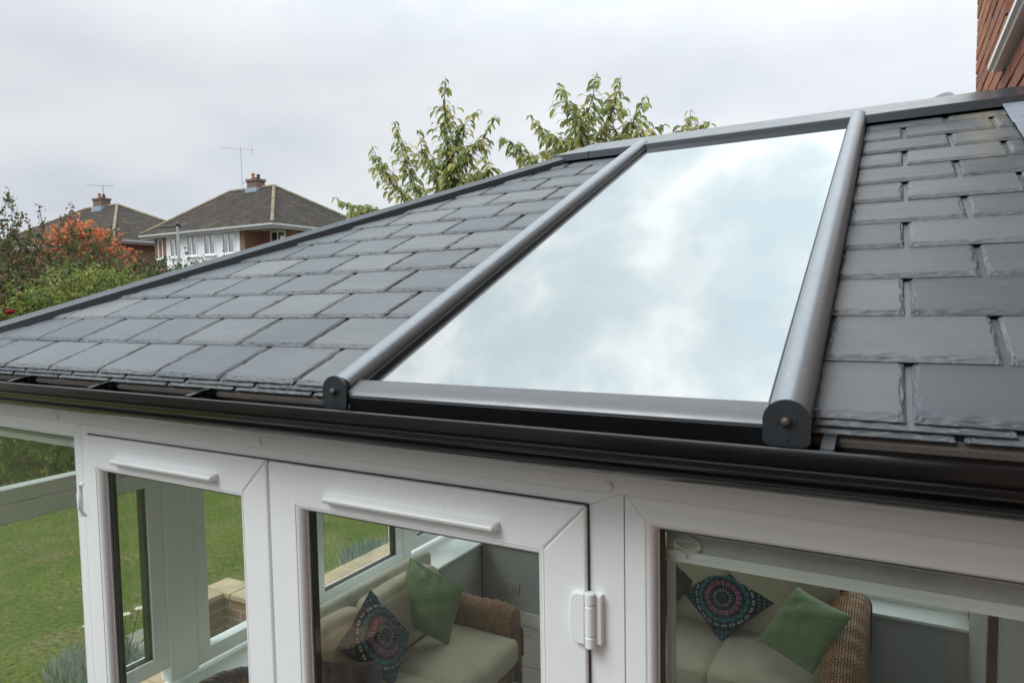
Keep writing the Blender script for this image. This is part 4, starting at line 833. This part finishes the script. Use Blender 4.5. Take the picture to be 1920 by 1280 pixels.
# ================================================================== garden
mb = MB(); mb.add([(-400, -400, -.01), (400, -400, -.01), (400, 400, -.01), (-400, 400, -.01)], [(0, 1, 2, 3)]); struct(mb.build('ground', mat_plain('distant_ground', (0.13, 0.125, 0.10), .95, var=.3, scale=.1)))
mb = MB(); mb.add([(-17, -7, 0), (9, -7, 0), (9, 12, 0), (-17, 12, 0)], [(0, 1, 2, 3)]); struct(mb.build('lawn', LAWN))
mb = MB(); mb.box(-3.1, -1.9, 1.72, 2.35, .004, .030); mb.box(-1.899, -.88, .05, 4.6, .004, .028); struct(mb.build('patio', PAVE, bevel=.003)); mb = MB(); mb.box(-2.0, 8, -5.2, .049, .004, .029); struct(mb.build('path', mat_plain('dark_path_paving', (0.085, 0.085, 0.08), .8, var=.3, scale=3)))  # unseen path, colour darkened to cut the haze reflected in the glass
pw = thing('planter_wall', 'low brick garden wall with buff coping stones on the lawn edge', 'garden wall', (-2.2, 2.5, 0))
mb = MB(); mb.box(-2.62, -1.80, 2.40, 2.56, 0, .31); mb.box(-1.96, -1.80, 2.5601, 5.2, 0, .31); mb.box(-2.62, -2.46, 1.9, 2.399, 0, .31); pt(mb, 'brickwork', FBRICK, pw)
mb = MB()
for i in range(3): mb.box(-2.66 + i * .30, -2.37 + i * .30, 2.37, 2.59, .311, .355)
for i in range(9): mb.box(-2.0, -1.77, 2.60 + i * .30, 2.893 + i * .30, .311, .355)
for i in range(2): mb.box(-2.66, -2.43, 1.88 + i * .245, 2.12 + i * .245, .311, .355)
pt(mb, 'coping', STONE, pw, bevel=.008)
pw2 = thing('kerb_wall', 'buff stone edging row beside the paving under the end windows', 'edging', (-2.0, 1.2, 0))
mb = MB()
for i in range(9): mb.box(-2.13, -1.90, .1 + i * .235, .33 + i * .235, .031, .20)
pt(mb, 'coping', STONE, pw2, bevel=.01)
def tuft(name, label, cat, cx, cy, rx, ry, h, n, pal, seed, z0=0):
    g2 = np.random.default_rng(seed); mb = MB()
    for _ in range(n):
        a = g2.uniform(0, 2 * PI); r = math.sqrt(g2.random()); b = np.array((cx + rx * r * math.cos(a), cy + ry * r * math.sin(a), z0)); ln = np.array((g2.normal(0, .25), g2.normal(0, .25), 1)) * h * g2.uniform(.6, 1.1)
        s_ = np.array((g2.normal(), g2.normal(), 0)); s_ /= np.linalg.norm(s_); s_ = s_ * .006
        mb.add([b - s_, b + s_, b + ln * .6 + s_ * .8, b + ln, b + ln * .6 - s_ * .8], [(0, 1, 2, 3, 4)], np.array(pal[g2.integers(0, len(pal))]) * g2.uniform(.7, 1.3))
    o = mb.build(name, LEAF, origin=(cx, cy, z0)); return tag(o, label, cat)
LV = [(.30, .36, .36), (.38, .44, .43), (.24, .30, .27), (.18, .24, .17)]
tuft('lavender_plant', 'blue grey lavender clump by the paving seen through the left window', 'plant', -2.75, 1.55, .30, .26, .19, 1500, LV, 51)
tuft('lavender_plant', 'silvery lavender clump behind the garden wall seen through the right door', 'plant', -2.35, 3.95, .22, .30, .24, 1300, LV, 52)
def daisy(x, y, z, lab):
    t = thing('daisy_plant', lab, 'flower', (x, y, 0), 'white daisies beside the paving'); st = MB(); g2 = np.random.default_rng(int(abs(x * 1000)))
    for k in range(4):
        e = np.array((x + g2.normal(0, .09), y + g2.normal(0, .10), z + g2.normal(0, .05))); st.tube([(x, y, .0), ((x + e[0]) / 2, (y + e[1]) / 2, z * .6), e], .003, 5, (.08, .12, .03))
        fl = MB()
        for j in range(12):
            a = 2 * PI * j / 12; d = np.array((math.cos(a), math.sin(a), .12)); s_ = np.array((-math.sin(a), math.cos(a), 0)) * .0045
            fl.add([e, e + d * .02 + s_ * 1.5, e + d * .036, e + d * .02 - s_ * 1.5], [(0, 1, 2, 3)], (.85, .85, .82))
        fl.lathe(e, (0, 0, 1), [(.007, 0), (.006, .004), (0, .006)], 8, (.6, .5, .08)); pt(fl, 'flower_head', LEAF, t)
    for k in range(60):
        b = np.array((x + g2.normal(0, .06), y + g2.normal(0, .06), g2.uniform(.0, z * .6))); d = g2.normal(size=3) * .03; s_ = np.array((d[1], -d[0], 0)) * .2; st.add([b, b + d * .5 + s_, b + d, b + d * .5 - s_], [(0, 1, 2, 3)], (.07, .11, .03))
    pt(st, 'stem', LEAF, t)
daisy(-2.72, 1.74, .36, 'white daisies on thin stems, the nearer clump by the left door glass'); daisy(-2.95, 2.22, .34, 'white daisies on thin stems, the farther clump at the lawn edge')
mb = MB(); g2 = np.random.default_rng(77)
for _ in range(420):
    x, y = g2.uniform(-14, -1.4), g2.uniform(-3, 8); s_ = g2.uniform(.01, .022); a = g2.uniform(0, PI); d = np.array((math.cos(a), math.sin(a), .1)) * s_; e = np.array((-math.sin(a), math.cos(a), .2)) * s_ * .6
    q = np.array((x, y, .014)); mb.add([q - d, q + e, q + d, q - e], [(0, 1, 2, 3)], np.array([(.35, .28, .12), (.30, .30, .14), (.22, .14, .06)][g2.integers(0, 3)]))
struct(mb.build('fallen_leaves', LEAF), 'stuff')
# things behind the photographer that the glass and gutter reflect
bush('privet_hedge', 'tall green hedge along the garden boundary opposite the conservatory', 'hedge', [((x, -5.6 + .15 * math.sin(x), 1.9), (1.1, .7, 2.0)) for x in np.arange(-10, -.5, 1.5)], 110, .11, GR + [[(.08, .13, .035), (.06, .10, .03)]], seed=61, twigs=3, base=(-1, -5.6, 0))
fence = thing('added_fence', 'unseen dark board fence added to darken the right window reflection', 'fence', (4, -5.7, 0)); mb = MB()  # unseen fence, added so the right window reflects something dark
for i in range(34): mb.box(-.6 + i * .25, -.6 + i * .25 + .235, -5.72 + .012 * (i % 2), -5.70 + .012 * (i % 2), .05, 1.85)
pt(mb, 'boards', mat_plain('dark_fence_board', (0.075, 0.065, 0.055), .8, var=.3), fence)
for i in range(4): mb = MB(); mb.box(-.6 + i * 2.8, -.5 + i * 2.8, -5.84, -5.74, 0, 1.95); pt(mb, 'post', WOOD, fence)
pot = thing('plant_pot', 'large terracotta plant pot on the paving reflected in the door glass', 'plant pot', (-1.03, -2.0, .03))
mb = MB(); mb.lathe((-1.03, -2.0, .03), (0, 0, 1), [(0, 0), (.17, 0), (.19, .05), (.25, .36), (.27, .40), (.285, .42), (.285, .47), (.26, .48), (.245, .46), (.24, .40), (0, .38)], 36); pt(mb, 'body', mat_plain('pale_terracotta', (0.36, 0.24, 0.15), .8, var=.2), pot, smooth=50)

# ================================================================== furniture in the room
def cushion(name, label, cat, corners, thick, mat, colfn=None, n=60, nflip=False, seed=1, group=None, pinch=.035, wr=.006):
    c = [np.array(q, float) for q in corners]; m_ = sum(c) / 4; g3 = np.random.default_rng(seed)
    nr_ = np.cross(c[2] - c[0], c[3] - c[1]); nr_ /= np.linalg.norm(nr_)
    if np.dot(nr_, np.array(CAM) - m_) < 0: nr_ = -nr_
    A_ = np.linspace(-1, 1, n); a, b = np.meshgrid(A_, A_)
    ap = a * (1 - pinch * (1 - b ** 2)); bp = b * (1 - pinch * (1 - a ** 2)); u, v = (ap + 1) / 2, (bp + 1) / 2
    P = (c[0][None, None] * ((1 - u) * (1 - v))[..., None] + c[1][None, None] * (u * (1 - v))[..., None] + c[2][None, None] * (u * v)[..., None] + c[3][None, None] * ((1 - u) * v)[..., None])
    T = thick * np.clip((1 - np.abs(a) ** 2.2) * (1 - np.abs(b) ** 2.2), 0, 1) ** .55
    ph = g3.uniform(0, 6, 6); W_ = wr * (np.sin(a * 5 + b * 9 + ph[0]) + np.sin(a * 13 - b * 4 + ph[1]) * .6 + np.sin(a * 3 * b * 6 + ph[2]) * .8) * T / (thick + 1e-6)
    C_ = None if colfn is None else colfn(a, b); mb = MB()
    mb.grid(P + nr_ * (T + W_)[..., None], c=C_); mb.grid(P - nr_ * (T * .9)[..., None], c=C_, flip=True)
    ring = [P[0, i] for i in range(0, n, 3)] + [P[i, -1] for i in range(0, n, 3)] + [P[-1, i] for i in range(n - 1, -1, -3)] + [P[i, 0] for i in range(n - 1, -1, -3)]
    o = mb.build(name, mat, smooth=180, origin=tuple(m_)); return tag(o, label, cat, group)
def mandala(a, b):
    r = np.hypot(a, b); th = np.arctan2(b, a); C = np.zeros(a.shape + (3,)) + np.array((.010, .014, .016))
    C += (np.sin(a * 60) * np.sin(b * 55) > .35)[..., None] * np.array((.02, .035, .012)) * (r > .30)[..., None]
    def petals(r0, r1, k, colr, off=0, w_=.5, two=False):
        ph = ((th + off) * k / (2 * PI)) % 1 - .5; t = (r - r0) / (r1 - r0); inside = (t > 0) & (t < 1); half = w_ * .5 * np.sin(np.clip(t, 0, 1) * PI) ** .7
        mk = inside & (np.abs(ph) < half)
        if two: mk &= np.abs(ph) > .055
        C[mk] = colr
    petals(.02, .10, 10, (.10, .10, .12)); petals(.10, .17, 14, (.05, .14, .14))
    petals(.20, .31, 18, (.42, .42, .26), w_=.5); petals(.33, .37, 36, (.04, .13, .12), w_=.5)
    petals(.42, .52, 18, (.38, .15, .26), w_=.95, two=True); petals(.50, .60, 18, (.36, .13, .24), w_=.8, two=True)
    petals(.66, .80, 18, (.03, .19, .26), w_=.85, two=True); petals(.72, .82, 18, (.04, .24, .30), off=PI / 18, w_=.4)
    petals(.86, .95, 22, (.36, .45, .48), w_=.75, two=True)
    r2 = np.abs(a) + np.abs(b); cn = (r2 > 1.45); k_ = (np.sin(a * 34) * np.sin(b * 34) > .1) & cn; C[k_] = (.03, .17, .20)
    e = np.maximum(np.abs(a), np.abs(b)) > .965; C[e] = (.012, .014, .03); return C
def greenc(a, b): return np.ones(a.shape + (3,)) * .2
def boxcush(mb, x0, x1, y0, y1, z0, z1, n=22, bul=.02, r=.035, ax=None):
    """soft upholstery block: superellipsoid-like box with bulging faces"""
    c = np.array(((x0 + x1) / 2, (y0 + y1) / 2, (z0 + z1) / 2)); h = np.array(((x1 - x0) / 2, (y1 - y0) / 2, (z1 - z0) / 2)); L_ = np.linspace(-1, 1, n)
    for k in range(3):
        for sg in (-1, 1):
            a, b = np.meshgrid(L_, L_); Q = np.zeros((n, n, 3)); i, j = (k + 1) % 3, (k + 2) % 3; Q[..., i] = a; Q[..., j] = b; Q[..., k] = sg
            P = Q * h; core = np.clip(P, -(h - r), h - r); D = P - core; ln = np.linalg.norm(D, axis=2, keepdims=True); P = core + D / np.maximum(ln, 1e-9) * r
            P[..., k] += sg * bul * (1 - a ** 2) * (1 - b ** 2); mb.grid(c + P, flip=(sg < 0))
def wick_grid(mb, P, su, sv, flip=False):
    r, q = P.shape[:2]; dv = np.concatenate([[0], np.cumsum(np.linalg.norm(np.diff(P[:, q // 2], axis=0), axis=1))]); du = np.concatenate([[0], np.cumsum(np.linalg.norm(np.diff(P[r // 2], axis=0), axis=1))])
    U, V = np.meshgrid(du * su + .01, dv * sv + .01); mb.grid(P, uv=np.stack([U, V], 2), flip=flip)
def arm_mesh(path, wdt, zb, T):
    """path: list of (depth, top height); cross-section is a rounded slab; T maps (across, depth, z) to world"""
    mb = MB(); m_ = 26; ds = np.linspace(0, 1, 60); pd = np.interp(ds, np.linspace(0, 1, len(path)), [q[0] for q in path]); pz = np.interp(ds, np.linspace(0, 1, len(path)), [q[1] for q in path])
    k = np.ones(7) / 7; pz = np.convolve(np.pad(pz, 3, mode='edge'), k, 'valid'); r = wdt / 2; P = np.zeros((60, m_, 3))
    for i in range(60):
        prof = [(-r, zb)] + [(-r - .004, zb + (pz[i] - r - zb) * t) for t in (.3, .6, .9)] + [(-r * math.cos(a) * 1.05, pz[i] - r * .8 + r * .8 * math.sin(a)) for a in np.linspace(0.05, PI - .05, m_ - 8)] + [(r + .004, zb + (pz[i] - r - zb) * t) for t in (.9, .6, .3)] + [(r, zb)]
        for j, (x, z) in enumerate(prof): P[i, j] = T(x, pd[i], z + .005 * math.sin(i * 1.3) * (1 if 4 < j < m_ - 5 else 0))
    wick_grid(mb, P.transpose(1, 0, 2), 1, 1)
    for e in (0, -1):
        c_ = P[e].mean(0); mb.add(np.concatenate([P[e], [c_]]), [(j, j + 1, m_) for j in range(m_ - 1)], uv=np.stack([np.linspace(0, .5, m_ + 1), np.linspace(0, .3, m_ + 1)], 1))
    for e in (0, -1):
        off = (P[0] - P[4]).mean(0) * .15 * (1 if e == 0 else -1); mb.tube([q + off for q in P[e][2:-2]], .009, 6)
    return mb
# sofa against the rear wall
s2 = thing('wicker_sofa', 'wicker two seater sofa with taupe seats against the rear wall, seen through the right window', 'sofa', (1.24, 2.7, .27))
for a, b in ((.72, 1.243), (1.249, 1.775)):
    mb = MB(); boxcush(mb, a, b, 2.33, 2.90, .555, .69, bul=.014); mb.tube([(a + .03, 2.334, .676), (b - .03, 2.334, .676)], .004, 6); pt(mb, 'seat_cushion', LINEN, s2, smooth=60)
    mb = MB(); boxcush(mb, a, b + .02, 2.86, 3.01, .67, 1.13, bul=.02, r=.05); pt(mb, 'back_cushion', LINEN, s2, smooth=60)
mb = arm_mesh([(2.22, .70), (2.25, .80), (2.38, .88), (2.60, .945), (2.85, .985), (3.02, .97), (3.07, .93)], .185, .30, lambda x, y, z: (1.862 + x, y, z)); pt(mb, 'arm', WICK, s2, smooth=50)
mb = arm_mesh([(2.22, .70), (2.25, .80), (2.38, .88), (2.60, .945), (2.85, .985), (3.02, .97), (3.07, .93)], .185, .30, lambda x, y, z: (.62 + x, y, z)); pt(mb, 'arm', WICK, s2, smooth=50)
mb = MB(); P = np.array([[(x, 2.345, z) for x in np.linspace(.70, 1.78, 30)] for z in np.linspace(.33, .555, 8)]); wick_grid(mb, P, 1, 1); mb.box(.70, 1.78, 2.36, 3.05, .50, .552); pt(mb, 'seat_base', WICK, s2)
mb = MB(); mb.box(.70, 1.79, 3.015, 3.04, .45, 1.05); mb.box(1.77, 1.86, 2.99, 3.05, .9, 1.06); pt(mb, 'back_frame', WOOD, s2, bevel=.008)
cushion('scatter_cushion', 'black patterned cushion with pink and teal petal rings on the rear sofa', 'cushion', [(1.185, 2.94, 1.055), (1.499, 2.84, 0.891), (1.241, 2.72, 0.661), (1.008, 2.82, 0.855)], .055, PRINT, mandala, n=210, seed=3)
cushion('scatter_cushion', 'plain green silk cushion leaning on the right wicker arm', 'cushion', [(1.625, 2.72, 1.056), (1.892, 2.55, 1.023), (1.733, 2.42, .758), (1.4575, 2.56, .799)], .060, SILK, greenc, n=70, seed=4, wr=.003)
cushion('scatter_cushion', 'dark mauve cushion at the left end of the rear sofa', 'cushion', [(.86, 2.90, 1.10), (1.07, 2.86, .93), (.93, 2.74, .74), (.70, 2.80, .88)], .06, MAUVE, greenc, n=50, seed=5)
# sofa along the left wall
s1 = thing('wicker_sofa', 'wicker sofa with cream and taupe backrest along the left end wall, seen through the doors', 'sofa', (-.2, 1.75, .27))
mb = MB(); boxcush(mb, -.30, .215, 1.16, 1.72, .50, .645, bul=.014); pt(mb, 'seat_cushion', LINEN, s1, smooth=60)
mb = MB(); boxcush(mb, -.30, .215, 1.726, 2.29, .50, .645, bul=.014); mb.tube([(.20, 1.75, .632), (.20, 2.26, .632)], .004, 6); pt(mb, 'seat_cushion', LINEN, s1, smooth=60)
mb = MB(); boxcush(mb, -.455, -.30, 1.12, 1.625, .62, .985, bul=.025, r=.05); pt(mb, 'back_cushion', LINEN, s1, smooth=60)
mb = MB(); boxcush(mb, -.455, -.30, 1.635, 2.27, .62, .985, bul=.025, r=.05); pt(mb, 'back_cushion', LINEN, s1, smooth=60)
mb = MB(); boxcush(mb, -.515, -.43, 1.10, 2.36, .40, 1.025, bul=.004, r=.035); pt(mb, 'back_cover', CREAM, s1, smooth=60)
mb = arm_mesh([(.145, .64), (.135, .765), (.02, .785), (-.15, .775), (-.3, .785), (-.45, .775)], .125, .28, lambda x, y, z: (y, 2.375 + x, z)); pt(mb, 'arm', WICK, s1, smooth=50)
mb = MB(); P = np.array([[(.135, y, z) for y in np.linspace(1.12, 2.31, 30)] for z in np.linspace(.33, .50, 8)]); wick_grid(mb, P, 1, 1); mb.box(-.45, .13, 1.12, 2.31, .45, .498); pt(mb, 'seat_base', WICK, s1)
cushion('scatter_cushion', 'black patterned cushion with pink and teal petal rings on the left wall sofa', 'cushion', [(-.360, 1.70, 1.045), (-.265, 1.900, .735), (-.115, 1.573, .637), (-.27, 1.345, .905)], .05, PRINT, mandala, n=210, seed=6)
cushion('scatter_cushion', 'large plain green silk cushion standing behind the patterned one', 'cushion', [(-.335, 2.01, 1.115), (.035, 2.005, 1.015), (-.095, 2.03, .645), (-.42, 1.94, .765)], .06, SILK, greenc, n=70, seed=9, wr=.003)
cushion('scatter_cushion', 'dark plum cushion low at the near end of the left wall sofa', 'cushion', [(-.12, 1.10, 1.0), (.02, 1.32, .93), (.06, 1.34, .66), (-.10, 1.10, .66)], .055, MAUVE, greenc, n=50, seed=12)
ch = thing('wicker_armchair', 'wicker tub chair whose woven back shows at the foot of the left door', 'chair', (-.12, .72, .27))
mb = MB(); n_ = 60; P = np.zeros((14, n_, 3)); Pi = np.zeros((14, n_, 3))
for i in range(14):
    for j in range(n_):
        a = R(50) + R(260) * j / (n_ - 1); hgt = .99 - .22 * (abs(a - PI) / R(130)) ** 2; z = .32 + (hgt - .32) * i / 13; rr = .29 + .03 * (i / 13) + .004 * math.sin(j * 1.7)
        P[i, j] = (-.12 + rr * math.cos(a), .74 + rr * math.sin(a), z); Pi[i, j] = (-.12 + (rr - .05) * math.cos(a), .74 + (rr - .05) * math.sin(a), z)
wick_grid(mb, P, 1, 1); wick_grid(mb, Pi, 1, 1, True)
for k in range(5): mb.tube([(P[-1, j] + Pi[-1, j]) / 2 + np.array((math.cos(j * .9 + k * 1.26), math.sin(j * .9 + k * 1.26) * .6, math.sin(j * .9 + k * 1.26))) * .017 + (0, 0, .0) for j in range(n_)], .014, 6)
pt(mb, 'shell', WICK, ch, smooth=50); mb = MB(); mb.lathe((-.12, .74, .5), (0, 0, 1), [(.24, 0), (.255, .05), (.24, .09), (0, .10)], 24); pt(mb, 'seat_cushion', LINEN, ch, smooth=60)
# blinds hung on the window frames
def blind(x0, x1, ztop, zf, zr, zb, lab, channels=True):
    t = thing('pleated_blind', lab, 'blind', ((x0 + x1) / 2, .11, ztop), 'raised pleated blinds')
    mb = MB(); mb.box(x0, x1, .100, .124, zf, ztop); hr = pt(mb, 'head_rail', SILL, t, bevel=.002)
    mb = MB(); k = 9; V = []; 
    for i in range(k * 2 + 1): V.append((.101 + (.0 if i % 2 else .006), zf - (zf - zr) * i / (2 * k)))
    V += [(.122, zr), (.122, zf)]; mb.sweep((x0 + .004, 0, 0), (x1 - .004, 0, 0), V[::-1], (0, 1, 0), (0, 0, 1)); pt(mb, 'pleated_cloth', BLINDF, t)
    mb = MB(); mb.sweep((x0 + .002, 0, 0), (x1 - .002, 0, 0), [(.099, zr), (.099, zr - .010), (.101, zr - .0105), (.101, zr - .012), (.099, zr - .0125), (.099, zb), (.122, zb), (.122, zr)], (0, 1, 0), (0, 0, 1)); pt(mb, 'bottom_rail', SILL, t)
    if channels:
        for a, b in ((x0 - .003, x0 + .009), (x1 - .009, x1 + .003)): mb = MB(); mb.box(a, b, .126, .142, .9, ztop); pt(mb, 'side_channel', SILL, t, bevel=.001)
    return t
bl = blind(1.712, 2.352, 2.197, 2.166, 2.138, 2.119, 'cream pleated blind pulled up behind the right window glass with its cord wrapped', True)
mb = MB(); g3 = np.random.default_rng(4)
for k in range(9):
    pts = [(1.752 + .017 * math.cos(a) * (1 + .25 * math.cos(2 * a)) + g3.normal(0, .0015), .097 + g3.uniform(-.001, .001), 2.150 + .011 * math.sin(a) * (1 + g3.normal(0, .1)) + .004 * math.sin(2 * a + k)) for a in np.linspace(0, 2 * PI, 22)]
    mb.tube(pts, .0007, 5)
pt(mb, 'wrapped_cord', CORD, bl)
for zz in (2.175, 2.130): mb = MB(); mb.lathe((1.752, .099, zz), (0, -1, 0), [(.0028, 0), (.0026, .0015), (.001, .0024), (0, .0025)], 10); pt(mb, 'cord_screw', CHROME, bl, smooth=60)
blind(-.80, .030, 2.207, 2.200, 2.166, 2.148, 'cream pleated blind pulled up behind the left window glass', False)
